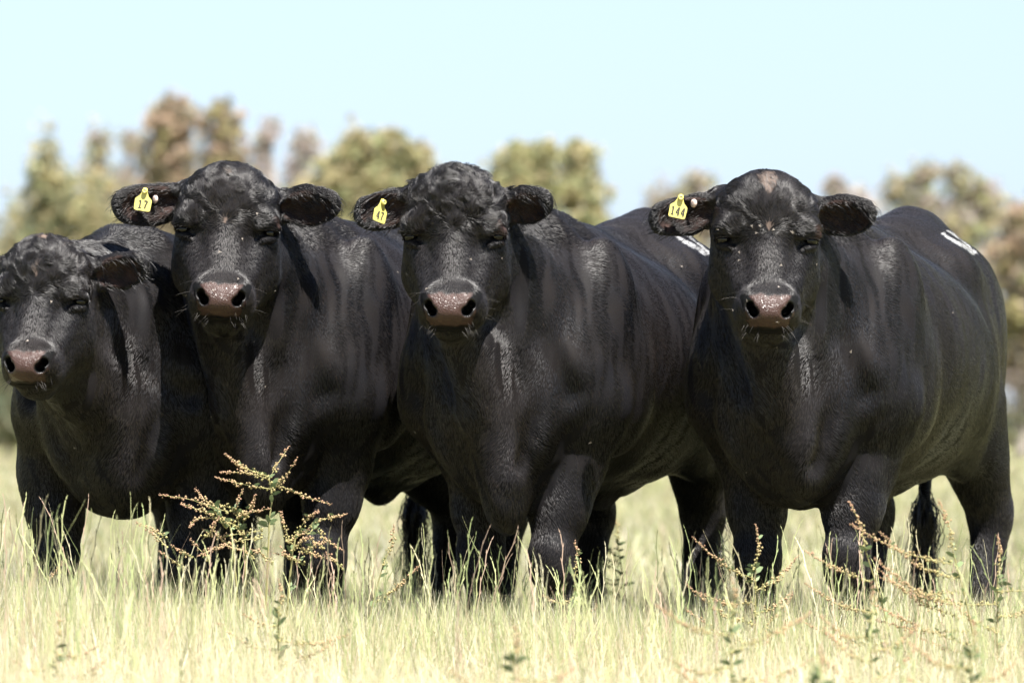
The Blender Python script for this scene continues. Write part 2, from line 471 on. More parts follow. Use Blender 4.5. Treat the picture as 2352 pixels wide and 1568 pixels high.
    # head coordinates of every vertex, and the relief that belongs to skin folds
    HV = ((V - hp) @ R) / hs
    HN = Nn @ R
    sm = lambda x, a_, b_: np.clip((x - a_) / (b_ - a_), 0, 1) ** 2 * (3 - 2 * np.clip((x - a_) / (b_ - a_), 0, 1))
    inface = sm(HV[:, 1], -0.12, 0.0) * sm(-HV[:, 2], -0.05, 0.02) * sm(HV[:, 2], -0.52, -0.47) * sm(-np.abs(HV[:, 0]), -0.17, -0.14)
    body = 1 - inface
    warp = V.copy()
    fold = vnoise(warp * np.array((1.0, 0.8, 0.45)), 5.0, 3) * 0.0042 + vnoise(warp * np.array((1.2, 1.0, 0.35)), 11.0, 4) * 0.0020
    neckz = sm(V[:, 0], -0.15, 0.12) * sm(V[:, 2], 0.45, 0.6)
    d = body * fold * (0.5 + 0.9 * neckz)
    fore = inface * sm(HV[:, 2], -0.21, -0.12)
    curl = vnoise(HV * np.array((1.0, 1.0, 0.8)), 22.0 * spec.get('curl', 1.0), 9)
    d += fore * curl * 0.0026 * spec.get('curlamp', 1.0)
    d += inface * (1 - fore) * vnoise(HV, 16, 12) * 0.0010
    if spec.get('ridges'):
        rr = np.sin(HV[:, 0] * 210 + 2.5 * np.sin(HV[:, 2] * 22)) * np.exp(-(HV[:, 0] / 0.055) ** 2) * sm(HV[:, 2], -0.16, -0.11) * sm(-HV[:, 2], 0.03, 0.06)
        d += rr * 0.0028
    V = (V + Nn * d[:, None]).astype(np.float32)
    # --- masks
    nx, nyy, nz = HV[:, 0], HV[:, 1], HV[:, 2]
    padw = 0.060 * mw + 0.008 * np.cos((nz + 0.405) * 44)
    jag = 0.003 * vnoise(HV, 30, 5)
    nose = sm(padw - np.abs(nx) + jag, -0.002, 0.004) * sm(nyy, 0.150, 0.165) * sm(-nz + jag, 0.366 + 0 * nz, 0.374) * sm(nz + 0.5 * jag, -0.461, -0.455)
    nose *= sm(HN[:, 1] + 0.2 + 0 * nx, -0.2, 0.1)
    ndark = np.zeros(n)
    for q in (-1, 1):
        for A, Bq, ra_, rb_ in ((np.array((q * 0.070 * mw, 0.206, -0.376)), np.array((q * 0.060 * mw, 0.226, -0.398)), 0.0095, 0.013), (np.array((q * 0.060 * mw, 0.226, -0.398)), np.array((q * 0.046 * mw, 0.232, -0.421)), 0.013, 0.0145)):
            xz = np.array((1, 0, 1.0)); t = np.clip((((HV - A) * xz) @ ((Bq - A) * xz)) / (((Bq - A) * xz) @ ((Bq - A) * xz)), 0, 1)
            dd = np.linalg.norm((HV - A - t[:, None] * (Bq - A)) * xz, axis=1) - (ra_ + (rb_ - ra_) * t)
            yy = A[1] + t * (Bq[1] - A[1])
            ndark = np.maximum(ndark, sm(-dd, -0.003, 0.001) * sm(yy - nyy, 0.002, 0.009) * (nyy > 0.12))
    lip = sm(-np.abs(nz + 0.468), -0.012, -0.006) * sm(-np.abs(nx), -0.07, -0.06) * sm(nyy, 0.10, 0.13) * 0.55
    
    pale = np.zeros(n)
    for (px_, pz_, rx_, rz_, st_) in spec.get('pale', ()):
        tri = (nx - px_) / rx_; tz = (nz - pz_) / rz_
        width = np.clip(0.75 + 0.35 * tz, 0.15, 1.3)
        rr = np.sqrt((tri / width) ** 2 + tz ** 2) + 0.22 * vnoise(HV, 26, 8)
        pale = np.maximum(pale, st_ * sm(-rr, -1.15, -0.75) * (nyy > -0.12))
    ear = np.zeros(n)
    for (base, mid, Re, ln) in ears:
        q = (HV - mid) @ Re
        inn = ((q[:, 0] / (ln * 0.42)) ** 2 + (q[:, 2] / 0.050) ** 2 < 1) & ((HN @ Re)[:, 1] > 0.1) & (q[:, 1] > -0.04)
        ear = np.maximum(ear, inn * np.clip(0.6 + 0.5 * vnoise(HV, 14, 15), 0, 1))
    brand = np.zeros(n)
    if spec.get('brand'):
        bx, by_, bz, bl, bwid = spec['brand']
        q = V - np.array((bx, by_, bz))
        u_ = q[:, 1]; v_ = q[:, 0]
        stripes = (np.abs(v_) < bl) & (np.abs(u_) < bwid) & (V[:, 2] > 0.95)
        pat = np.sin(v_ * 70 + 1.5 * np.sin(u_ * 60)) + 0.8 * np.sin(u_ * 75 + v_ * 20)
        brand = stripes * np.clip(pat * 1.5 + 0.9, 0, 1)
    masks = {'nose': np.clip(nose, 0, 1), 'dark': np.clip(ndark, 0, 1), 'pale': pale, 'ear': ear, 'brand': brand}
    o = mesh_from(name, V, Q, 4, HIDE, attrs=masks)
    Mw = Matrix(((B[0,0], B[0,1], B[0,2], O[0]), (B[1,0], B[1,1], B[1,2], O[1]), (B[2,0], B[2,1], B[2,2], 0), (0,0,0,1)))
    o.matrix_world = Mw
    return dict(o=o, V=V, Q=Q, N=Nn, HV=HV, HN=HN, R=R, hp=hp, H=H, hs=hs, B=B, O=O, masks=masks, spec=spec, ears=ears)

SPECS = [
    dict(name='bull', x=300, D=12.95, yaw=9, zt=0.955, brisket=(0.22, 0.03, 0.665), poll=(106, 528), hD=12.40, wf=1.0, hyaw=-8, hroll=1, hpitch=-2, hs=0.945,
         rf=(0.06, -0.20, 0.07), lf=(-0.02, 0.19, 0.02), rh=(-1.3, -0.19), lh=(-1.25, 0.24),
         mw=0.96, ear_r=(0, 8, 10, 0.19), ear_l=(-22, -8, 6, 0.165), pale=((0.002, -0.018, 0.016, 0.018, 0.8), (0.0, -0.13, 0.006, 0.02, 0.6))),
    dict(name='bull', x=642, D=13.05, yaw=20, poll=(530, 358), hD=12.58, hyaw=1, hroll=2.5, hpitch=-2, hs=1.02, bw=1.03, zt=1.015, brisket=(0.27, 0.07, 0.61), curlamp=0.8, crest=0.6,
         rf=(0.06, -0.20, 0.07), lf=(0.0, 0.16, 0.03), rh=(-1.3, 0.02), lh=(-1.2, 0.24), tail=(-1.5, -0.16),
         ear_r=(0, 13, 8, 0.19), ear_l=(-18, 0, 6, 0.170), pale=((0.002, -0.055, 0.008, 0.014, 0.9), (-0.002, -0.19, 0.005, 0.010, 0.7))),
    dict(name='bull', x=1191, D=12.70, yaw=18, poll=(1046, 366), hD=12.25, hyaw=-4, hroll=0, hpitch=2, hs=1.0, brisket=(0.26, 0.05, 0.58),
         rf=(0.0, -0.105, 0.02), lf=(0.10, 0.145, 0.13), rh=(-1.3, -0.20), lh=(-1.2, 0.19), tail=(-1.5, 0.15), curl=1.0, curlamp=1.5, mw=1.05, wf=1.02,
         ear_r=(0, 13, 10, 0.157), ear_l=(-28, 0, 10, 0.132), pale=((0.005, -0.012, 0.010, 0.012, 0.7),),
         brand=(-1.16, 0.19, 1.2, 0.085, 0.042)),
    dict(name='bull', x=1852, D=12.60, yaw=18, poll=(1762, 376), hD=12.15, hyaw=1, hroll=1.0, hpitch=0, hs=0.99, brisket=(0.25, 0.06, 0.68), crest=0.3, wf=1.10, mw=0.98,
         rf=(0.0, -0.135, 0.03), lf=(0.10, 0.15, 0.12), rh=(-1.3, -0.14), lh=(-1.2, 0.26), ridges=True, curlamp=0.5,
         ear_r=(0, 14, 8, 0.190), ear_l=(-20, 5, 6, 0.174), pale=((0.0, -0.052, 0.028, 0.032, 0.7), (0.0, -0.178, 0.008, 0.012, 0.8)),
         brand=(-1.16, 0.19, 1.2, 0.085, 0.042)),
]
bulls = [build_bull(s['name'], s) for s in SPECS]


# ------------------------------------------------------------------ coat, eyes, tags
def make_fur():
    m, nt, N, L, P = new_mat('black_coat_hair')
    c = attr(N, 'tint')
    L.new(c.outputs['Color'], P.inputs['Base Color'])
    P.inputs['Roughness'].default_value = 0.42
    P.inputs['Specular IOR Level'].default_value = 0.50
    return m
FUR = make_fur()
WHISK = make_fur(); WHISK.name = 'whisker_hair'; WHISK.node_tree.nodes['Principled BSDF'].inputs['Specular IOR Level'].default_value = 0.12

def curves_obj(name, P_, rad, tint, parent, mat=None):
    """P_ (n, k, 3) strand points, rad (n, k)"""
    n, k = P_.shape[:2]
    hc_ = bpy.data.hair_curves.new(name)
    hc_.add_curves([k] * n)
    hc_.attributes['position'].data.foreach_set('vector', P_.astype(np.float32).ravel())
    ra = hc_.attributes.get('radius') or hc_.attributes.new('radius', 'FLOAT', 'POINT')
    ra.data.foreach_set('value', rad.astype(np.float32).ravel())
    ta = hc_.attributes.new('tint', 'FLOAT_COLOR', 'CURVE')
    t4 = np.ones((n, 4), dtype=np.float32); t4[:, :3] = tint
    ta.data.foreach_set('color', t4.ravel())
    hc_.materials.append(mat or FUR)
    o = bpy.data.objects.new(name, hc_); COL.objects.link(o); o.parent = parent
    return o

def grow_coat(b, n=260000):
    V, Q, Nn, HV, HN, R, hp, hs, spec = (b[k] for k in ('V', 'Q', 'N', 'HV', 'HN', 'R', 'hp', 'hs', 'spec'))
    mk = b['masks']
    T = np.concatenate([Q[:, [0, 1, 2]], Q[:, [0, 2, 3]]])
    A = np.linalg.norm(np.cross(V[T[:, 1]] - V[T[:, 0]], V[T[:, 2]] - V[T[:, 0]]), axis=1) * 0.5
    camdir = b['B'].T @ np.array((0, -1.0, 0.1))
    tn = Nn[T[:, 0]]; face = tn @ camdir
    th = HV[T[:, 0]]
    inhead = (th[:, 2] > -0.52) & (th[:, 1] > -0.13) & (np.abs(th[:, 0]) < 0.36)
    wgt = A * np.where(face > -0.25, 1.0, 0.25) * np.where(inhead, 2.6, 1.0)
    wgt *= np.where(V[T[:, 0], 2] < 0.25, 0.4, 1.0)
    excl = np.maximum(mk['nose'], np.maximum(mk['dark'], np.clip(mk['pale'] * 1.0, 0, 0.55)))
    bare = np.zeros(len(V))
    for q in (-1, 1):
        bare = np.maximum(bare, (np.linalg.norm((HV - np.array((q * 0.124, 0.062, -0.214))) / np.array((1.3, 1.6, 0.75)), axis=1) < 0.019) * 1.0)
    bare = np.maximum(bare, ((np.abs(HV[:, 2] + 0.464) < 0.010) & (np.abs(HV[:, 0]) < 0.062) & (HV[:, 1] > 0.10)) * 1.0)
    excl = np.maximum(excl, bare)
    wgt *= np.clip(1 - excl[T].max(1) * 1.05, 0, 1)
    p = wgt / wgt.sum()
    t = rng.choice(len(T), size=n, p=p)
    r1 = np.sqrt(rng.random(n)); r2 = rng.random(n)
    w3 = np.stack([1 - r1, r1 * (1 - r2), r1 * r2], 1)
    pick = lambda X: (X[T[t]] * (w3[:, :, None] if X.ndim > 1 else w3)).sum(1)
    X, NN, H_ = pick(V), pick(Nn), pick(HV)
    NN /= np.linalg.norm(NN, axis=1)[:, None] + 1e-9
    head = ((H_[:, 2] > -0.50) & (H_[:, 1] > -0.10 + 0.95 * np.clip(-0.30 - H_[:, 2], 0, 1)) & (np.abs(H_[:, 0]) < 0.17))
    ear_ = (np.abs(H_[:, 0]) > 0.15) & (np.abs(H_[:, 0]) < 0.36) & (H_[:, 2] > -0.22) & (H_[:, 2] < -0.02) & (np.abs(H_[:, 1]) < 0.14)
    D = np.zeros((n, 3))
    D[:] = (-1.0, 0, -0.75)
    front = np.clip((X[:, 0] - 0.05) / 0.25, 0, 1)[:, None]
    D = D * (1 - front) + np.array((-0.15, 0, -1.0)) * front
    leg = np.clip((0.66 - X[:, 2]) / 0.12, 0, 1)[:, None]
    D = D * (1 - leg) + np.array((-0.05, 0, -1.0)) * leg
    # shoulder whorls: hair breaks direction over the chest
    swirl = vnoise(X * np.array((1, 1, 0.8)), 2.6, 21)
    D += np.cross(NN, D) * ((0.45 + 0.5 * front[:, 0]) * swirl)[:, None]
    hd = np.stack([H_[:, 0] * 2.2, np.zeros(n), H_[:, 2] + 0.20], 1)
    low = np.clip(-(H_[:, 2] + 0.20) / 0.06, 0, 1)[:, None]
    hd = hd * (1 - low) + np.stack([H_[:, 0] * 1.5, np.zeros(n), -np.ones(n) * 0.35], 1) * low
    hd /= np.linalg.norm(hd, axis=1)[:, None] + 1e-6
    D[head] = (hd @ R.T)[head]
    ed = np.stack([np.sign(H_[:, 0]), np.zeros(n), -0.25 * np.ones(n)], 1)
    D[ear_] = (ed @ R.T)[ear_]
    curl = vnoise(H_, 16 * spec.get('curl', 1.0), 31); curl2 = vnoise(H_, 19, 33)
    foreh = (np.clip((H_[:, 2] + 0.24) / 0.08, 0, 1) * head)
    ca = spec.get('curlamp', 1.0)
    D += np.cross(NN, D) * (foreh * curl * 1.3 * ca)[:, None]
    D -= NN * (D * NN).sum(1)[:, None]
    D /= np.linalg.norm(D, axis=1)[:, None] + 1e-9
    clump = vnoise(X * np.array((1, 1, 0.5)), 9, 41)[:, None] * 0.07 + rng.normal(size=(n, 1)) * 0.05
    S = np.cross(NN, D)
    D = D + S * clump
    ln = 0.0100 * (0.8 + 0.6 * rng.random(n))
    ln = np.where(head, 0.0095 * (0.7 + 0.6 * rng.random(n)), ln)
    ln *= 1 + foreh * 0.9 * ca
    crest = np.clip((X[:, 2] - 1.27) / 0.06, 0, 1) * (X[:, 0] > -0.25) * (~head)
    ln *= 1 + crest * spec.get('crest', 0.9)
    under = np.clip(-NN[:, 2], 0, 1) * (~head); ln *= 1 + 0.8 * under
    ln = np.where(ear_, 0.0065, ln)
    rim = ear_ & (rng.random(n) < 0.055)
    ln = np.where(rim, 0.014 + 0.018 * rng.random(n), ln)
    lift = np.where(head, 0.16, 0.085) + 0.03 * rng.random(n) + 0.35 * foreh * np.clip(curl2, -0.4, 1) * ca + crest * 0.5
    lift = np.where(rim, 0.45, lift)
    k = 4
    s_ = np.linspace(0, 1, k)
    grav = R @ np.array((0, 0, -1.0))
    pts = X[:, None, :] + ln[:, None, None] * (D[:, None, :] * s_[None, :, None] + NN[:, None, :] * (lift[:, None] * (s_[None] * (1.7 - 1.0 * s_[None])))[:, :, None])
    pts += (rim * 0.012)[:, None, None] * np.array((0, 0, -1.0)) * (s_ ** 2)[None, :, None]
    bendv = S * (foreh * curl * 0.45 * ca)[:, None]
    pts += ln[:, None, None] * bendv[:, None, :] * (s_ ** 2)[None, :, None]
    pts -= NN[:, None, :] * 0.0002
    rad = np.array([0.00056, 0.00052, 0.00038, 0.00012])[None] * (0.8 + 0.5 * rng.random(n))[:, None]
    rad = rad * np.where(head, 0.8, 1.0)[:, None]
    patch = np.clip(0.5 + 0.6 * vnoise(X, 1.7, 51), 0, 1)[:, None]
    base = np.array((0.0046, 0.0046, 0.0060)) * (1 - patch) + np.array((0.0110, 0.0082, 0.0074)) * patch
    tint = base * (0.8 + 0.4 * rng.random((n, 1)))
    rusty = rng.random(n) < 0.012; tint[rusty] = (0.025, 0.016, 0.012)
    pl = pick(mk['pale']); tint = np.where((pl > 0.25)[:, None], np.array((0.085, 0.066, 0.056)), tint)
    br = pick(mk['brand']); tint = np.where(((br > 0.35) & (rng.random(n) < 0.6))[:, None], np.array((0.34, 0.34, 0.34)), tint)
    ee = pick(mk['ear']); tint = np.where((ee > 0.3)[:, None] & ~rim[:, None], np.array((0.025, 0.016, 0.013)), tint)
    keep = ~((ee > 0.25) & (rng.random(n) < 0.6) & ~rim)
    curves_obj('coat', pts[keep], rad[keep], tint[keep], b['o'])

def whiskers(b):
    H, hs, R = b['H'], b['hs'], b['R']
    P_ = []; rad = []
    for i in range(24):
        q = 1 if i % 2 else -1
        x = q * (0.026 + 0.044 * rng.random()); z = -0.448 - 0.032 * rng.random()
        y = 0.195 - 0.9 * max(0, abs(x) - 0.05)
        d = np.array((q * (0.2 + 0.9 * rng.random()), 0.35 + 0.4 * rng.random(), -0.5 - 0.4 * rng.random()))
        d /= np.linalg.norm(d); l = 0.010 + 0.018 * rng.random()
        P_.append([H(*(np.array((x, y, z)) + d * l * t + np.array((0, 0, -0.006)) * t * t)) for t in (0, .33, .66, 1)])
        rad.append([0.00045, 0.0004, 0.0003, 0.0001])
    for i in range(10):
        q = 1 if i % 2 else -1
        z = -0.36 - 0.08 * rng.random(); d = np.array((q * 1.0, 0.4 * rng.random(), rng.normal() * 0.25)); l = 0.03 + 0.035 * rng.random()
        P_.append([H(*(np.array((q * 0.076, 0.12, z)) + d * l * t + np.array((0, 0, -0.012)) * t * t)) for t in (0, .33, .66, 1)])
        rad.append([0.0004, 0.0003, 0.00025, 0.0001])
    n = len(P_); t = np.where(rng.random((n, 1)) < 0.4, np.array((0.06, 0.055, 0.05)), np.array((0.015, 0.013, 0.012)))
    curves_obj('whiskers', np.array(P_), np.array(rad), t, b['o'], WHISK)

def lathe(name, prof, mat, parent, seg=16):
    V = []; F = []
    for r_, z_ in prof:
        for i in range(seg):
            a_ = 2 * math.pi * i / seg; V.append((r_ * math.cos(a_), r_ * math.sin(a_), z_))
    for j in range(len(prof) - 1):
        for i in range(seg):
            F.append((j * seg + i, j * seg + (i + 1) % seg, (j + 1) * seg + (i + 1) % seg, (j + 1) * seg + i))
    return mesh_from(name, V, np.array(F), 4, mat, parent)

def eyes(b):
    H, hs, R = b['H'], b['hs'], b['R']; wf = b['spec'].get('wf', 1.06)
    for q in (-1, 1):
        prof = [(max(1e-4, 0.0215 * hs * math.sin(t)), 0.0215 * hs * math.cos(t)) for t in np.linspace(0.0, math.pi, 14)]
        e = lathe('eye', prof, EYE, b['o'], 20)
        M = np.eye(4); M[:3, :3] = R @ rot('Z', 0); M[:3, 3] = H(q * 0.1215, 0.0465, -0.214)
        e.matrix_local = Matrix(M.tolist())
        P_ = []
        for i in range(14):
            u = i / 13; x = q * (0.106 + 0.030 * u); y = 0.083 - 0.022 * u * u
            z = -0.207 + 0.004 * math.sin(u * 3.1)
            d = np.array((q * (0.2 + 0.9 * u), 0.9 - 0.4 * u, -0.45 + 0.1 * rng.normal())); d /= np.linalg.norm(d)
            l = 0.011 + 0.008 * rng.random()
            P_.append([H(*(np.array((x, y, z)) + d * l * t)) for t in (0, .4, .7, 1)])
        curves_obj('eyelashes', np.array(P_), np.tile([0.0004, 0.0004, 0.0003, 0.0001], (14, 1)), np.tile((0.014, 0.012, 0.011), (14, 1)), b['o'])

def hooves(b):
    for key in ('rf', 'lf', 'rh', 'lh'):
        x, y = b['spec'][key][:2]
        for t in (-1, 1):
            prof = [(0.001, 0.0), (0.046, 0.0), (0.044, 0.02), (0.036, 0.055), (0.030, 0.075), (0.001, 0.078)]
            h = lathe('hoof', prof, HOOF, b['o'], 14)
            h.location = (x + 0.065, y + t * 0.030, 0.0); h.scale = (1.35, 0.62, 1.0)
    # switch of the tail
    tl = b['spec'].get('tail', (-1.5, 0.0))
    n = 300; a0 = rng.normal(size=(n, 3)) * 0.012 + np.array((-1.52, tl[1], 0.53)); 
    d = np.stack([rng.normal(size=n) * 0.06, rng.normal(size=n) * 0.06, -np.ones(n)], 1); l = 0.16 + 0.22 * rng.random(n)
    s_ = np.linspace(0, 1, 5)
    sw = np.stack([np.sin(6 * s_)[None] * 0.02 * rng.normal(size=(n, 1)) for _ in range(3)], 2)
    P_ = a0[:, None] + d[:, None] * l[:, None, None] * s_[None, :, None] + sw
    P_[:, :, 2] = np.maximum(P_[:, :, 2], 0.03)
    curves_obj('tail_switch', P_, np.tile([0.0012, 0.0014, 0.0013, 0.001, 0.0004], (n, 1)), np.tile((0.006, 0.005, 0.005), (n, 1)), b['o'])

def tag_material():
    m, nt, N, L, P = new_mat('yellow_tag_plastic')
    tc = N.new('ShaderNodeTexCoord')
    c = mixc(N, L, noise(N, L, 45, 4, 0.6, tc.outputs['Object']), (0.60, 0.55, 0.16), (0.50, 0.42, 0.10))
    L.new(c, P.inputs['Base Color']); P.inputs['Roughness'].default_value = 0.42
    return m
TAGM = tag_material()
PIN = simple('tag_pin_metal', (0.5, 0.5, 0.48), 0.35, 0.5, (0.35, 0.34, 0.32), 200)
INK = simple('grey_tag_ink', (0.045, 0.042, 0.036), 0.8, 0.1, (0.07, 0.065, 0.05), 300)
BUTTON = simple('pale_ear_button', (0.62, 0.48, 0.42), 0.5, 0.4, (0.45, 0.33, 0.28), 200)

def prism(outline, z0, z1):
    """outline list (x, y) anticlockwise -> verts, faces with fan caps through bmesh-free triangulation"""
    n = len(outline); c = np.mean(outline, axis=0)
    V = [(x, y, z0) for x, y in outline] + [(x, y, z1) for x, y in outline] + [(c[0], c[1], z0), (c[0], c[1], z1)]
    F = []
    for i in range(n):
        j = (i + 1) % n
        F += [(i, j, n + j), (i, n + j, n + i), (2 * n, j, i), (2 * n + 1, n + i, n + j)]
    return V, F

DIG = {  # strokes (x0, y0, x1, y1, width) in a 0.6 x 1 cell
    '1': [(0.32, 0.06, 0.32, 0.98, 0.15), (0.08, 0.05, 0.56, 0.05, 0.12), (0.34, 0.93, 0.10, 0.80, 0.12)],
    '7': [(0.04, 0.92, 0.58, 0.92, 0.14), (0.54, 0.88, 0.34, 0.45, 0.14), (0.34, 0.50, 0.26, 0.02, 0.15)],
    '4': [(0.44, 0.02, 0.44, 0.98, 0.15), (0.40, 0.94, 0.06, 0.34, 0.12), (0.03, 0.30, 0.62, 0.30, 0.12), (0.32, 0.04, 0.56, 0.04, 0.09)],
}
def ear_tag(b, number, q_ear, pos, tilt, turn, size=1.0, button=None):
    """tag in head coordinates hung by its pin at pos; outline of a livestock tag, pin boss, number"""
    s = 0.046 * size * b['hs']
    half = [(0.0, 0.24), (0.13, 0.20), (0.17, 0.08), (0.20, -0.10), (0.30, -0.32), (0.46, -0.46), (0.54, -0.54), (0.56, -0.62), (0.54, -1.20), (0.50, -1.27), (0.42, -1.30), (0.0, -1.30)]
    out = half + [(-x, y) for x, y in half[-2:0:-1]]
    out = [(x * s, y * s) for x, y in out][::-1]
    V, F = prism(out, -0.0009, 0.0009)
    R = b['R'] @ rot('Z', turn) @ rot('Y', tilt)
    M = np.eye(4)
    M[:3, :3] = R @ np.stack([(1, 0, 0), (0, 0, 1), (0, 1, 0)], 1)      # tag plane x,z of the head; its normal looks out of the face
    M[:3, 3] = b['H'](*pos)
    t = mesh_from('ear_tag', V, np.array(F), 3, TAGM, b['o'], smooth=False)
    t.matrix_local = Matrix(M.tolist())
    t['label'] = 'yellow ear tag numbered ' + number
    bm_ = lathe('pin_boss', [(0.0001, 0.001), (0.0075, 0.001), (0.0078, 0.007), (0.0066, 0.0095), (0.003, 0.0095), (0.0022, 0.007), (0.0001, 0.007)], TAGM, t)
    bm_.location = (0, 0.0, 0.0)
    pin = lathe('pin', [(0.0001, 0.0085), (0.0018, 0.0083), (0.0020, 0.0065)], PIN, t, 8)
    V = []; F = []
    nD = len(number); cw = 0.36 if nD == 2 else 0.325; hgt = 0.56
    off = 0
    for di, ch in enumerate(number):
        x0 = (di - (nD - 1) / 2) * cw - 0.5 * cw * 0.72
        for (ax_, ay, bx, by_, wd) in DIG[ch]:
            sx = cw * 1.18; A = np.array((x0 + ax_ * sx, -1.16 + ay * hgt)); Bq = np.array((x0 + bx * sx, -1.16 + by_ * hgt))
            dd = (Bq - A) / np.linalg.norm(Bq - A); nn = np.array((-dd[1], dd[0])) * wd * 0.34
            z = 0.0010 + 0.00012 * (off // 4 % 5)
            k = len(V)
            for p_ in (A - nn, A + nn, Bq + nn, Bq - nn): V.append((p_[0] * s, p_[1] * s, z + 0.0002))
            for p_ in (A - nn, A + nn, Bq + nn, Bq - nn): V.append((p_[0] * s, p_[1] * s, 0.0007))
            F += [(k, k+3, k+2, k+1), (k, k+1, k+5, k+4), (k+1, k+2, k+6, k+5), (k+2, k+3, k+7, k+6), (k+3, k, k+4, k+7)]
            off += 4
    mesh_from('number', V, np.array(F), 4, INK, t, smooth=False)
    if button is not None:
        bt = lathe('ear_button', [(0.0001, 0.004), (0.006, 0.0045), (0.0115, 0.0025), (0.012, -0.002), (0.0001, -0.002)], BUTTON, b['o'], 18)
        M2 = np.eye(4); M2[:3, :3] = b['R'] @ rot('Z', 55) @ np.stack([(1, 0, 0), (0, 0, 1), (0, 1, 0)], 1); M2[:3, 3] = b['H'](*button)
        bt.matrix_local = Matrix(M2.tolist())

import os
NOFUR = os.environ.get('NOFUR')
for b in bulls:
    if not NOFUR: grow_coat(b)
    whiskers(b); eyes(b); hooves(b)
ear_tag(bulls[1], '17', -1, (-0.236, -0.012, -0.108), 7, 4, 0.93, (-0.208, -0.035, -0.128))
ear_tag(bulls[2], '47', -1, (-0.205, -0.010, -0.118), 16, -50, 0.95)
ear_tag(bulls[3], '144', -1, (-0.238, -0.010, -0.098), 11, -3, 0.96, (-0.200, -0.032, -0.112))
LAB = ['young black bull at the left edge of the frame, head lowered, no ear tag',
       'black bull with yellow ear tag 17, second from the left',
       'black bull with curly forehead and folded yellow ear tag 47',
       'big black bull with ear tag 144 and pale patch on its poll']
for b, l in zip(bulls, LAB):
    tag(b['o'], l, 'bull', 'bulls standing in a row')

# ------------------------------------------------------------------ small pale flies on faces and flanks
FLY = simple('pale_fly', (0.26, 0.23, 0.19), 0.5, 0.4, (0.10, 0.08, 0.07), 900)
def fly_mesh():
    V = []; F = []
    def lobe(c, r, k=6):
        b0 = len(V)
        for j, (z_, q_) in enumerate(((-1, 0.02), (-0.5, 0.8), (0.4, 0.9), (1, 0.05))):
            for i in range(k):
                a_ = 6.283 * i / k; V.append((c[0] + r[0] * q_ * math.cos(a_), c[1] + r[1] * z_, c[2] + r[2] * q_ * math.sin(a_)))
        for j in range(3):
            for i in range(k): F.append((b0 + j*k + i, b0 + j*k + (i+1) % k, b0 + (j+1)*k + (i+1) % k, b0 + (j+1)*k + i))
    lobe((0, 0, 0.0016), (0.0013, 0.0030, 0.0012)); lobe((0, 0.0038, 0.0017), (0.0011, 0.0011, 0.0010))
    for q in (-1, 1):
        b0 = len(V); V.extend([(0, 0.001, 0.0030), (q * 0.0028, -0.001, 0.0034), (q * 0.0034, -0.0052, 0.0030), (q * 0.0012, -0.0056, 0.0028)]); F.append((b0, b0+1, b0+2, b0+3))
    return V, F
fv, ff = fly_mesh()
fly0 = None
WHERE = ['on the face of the leftmost bull', 'on the black bull with ear tag 17', 'on the curly-headed bull with ear tag 47', 'on the big bull with ear tag 144']
for bi, (nface, nbody) in enumerate([(3, 2), (8, 4), (5, 5), (16, 8)]):
    b = bulls[bi]; HV, V_, N_ = b['HV'], b['V'], b['N']; cd = b['B'].T @ np.array((0, -1.0, 0))
    fc = np.where((HV[:, 1] > 0.0) & (HV[:, 2] < -0.16) & (HV[:, 2] > -0.45) & (np.abs(HV[:, 0]) < 0.14) & (N_ @ cd > 0.15))[0]
    bd = np.where((HV[:, 2] < -0.5) & (N_ @ cd > 0.3) & (V_[:, 2] > 0.45) | ((V_[:, 0] < -0.1) & (N_ @ cd > 0.2) & (V_[:, 2] > 0.6)))[0]
    for i in list(rng.choice(fc, nface)) + list(rng.choice(bd, nbody)):
        p = b['B'] @ V_[i] + b['O']; nrm = b['B'] @ N_[i]
        if fly0 is None: fly0 = mesh_from('fly', fv, np.array(ff), 4, FLY, smooth=True); o = fly0
        else: o = fly0.copy(); COL.objects.link(o)
        o.location = p + nrm * 0.006
        o.rotation_euler = (Vector(nrm).to_track_quat('Z', 'Y') @ Matrix.Rotation(rng.random() * 6.28, 3, 'Z').to_quaternion()).to_euler()
        sc_ = 0.62 + 0.35 * rng.random(); o.scale = (sc_, sc_, sc_)
        o['group'] = 'flies ' + WHERE[bi]
        tag(o, 'tiny pale fly resting ' + WHERE[bi], 'fly')

# ------------------------------------------------------------------ ground, grass, weeds
def leafy(name, transl=0.35, rough=0.6, spec=0.3):
    m = bpy.data.materials.new(name); m.use_nodes = True
    nt = m.node_tree; N = nt.nodes; L = nt.links; P = N['Principled BSDF']
    c = attr(N, 'tint')
    L.new(c.outputs['Color'], P.inputs['Base Color']); P.inputs['Roughness'].default_value = rough
    P.inputs['Specular IOR Level'].default_value = spec
    T = N.new('ShaderNodeBsdfTranslucent'); L.new(c.outputs['Color'], T.inputs[0])
    M = N.new('ShaderNodeMixShader'); M.inputs[0].default_value = transl
    L.new(P.outputs[0], M.inputs[1]); L.new(T.outputs[0], M.inputs[2]); L.new(M.outputs[0], N['Material Output'].inputs[0])
    return m
GRASSM = leafy('grass_blade', 0.42)
LEAFM = leafy('tree_leaf', 0.30)
WEEDM = leafy('weed_green', 0.25)

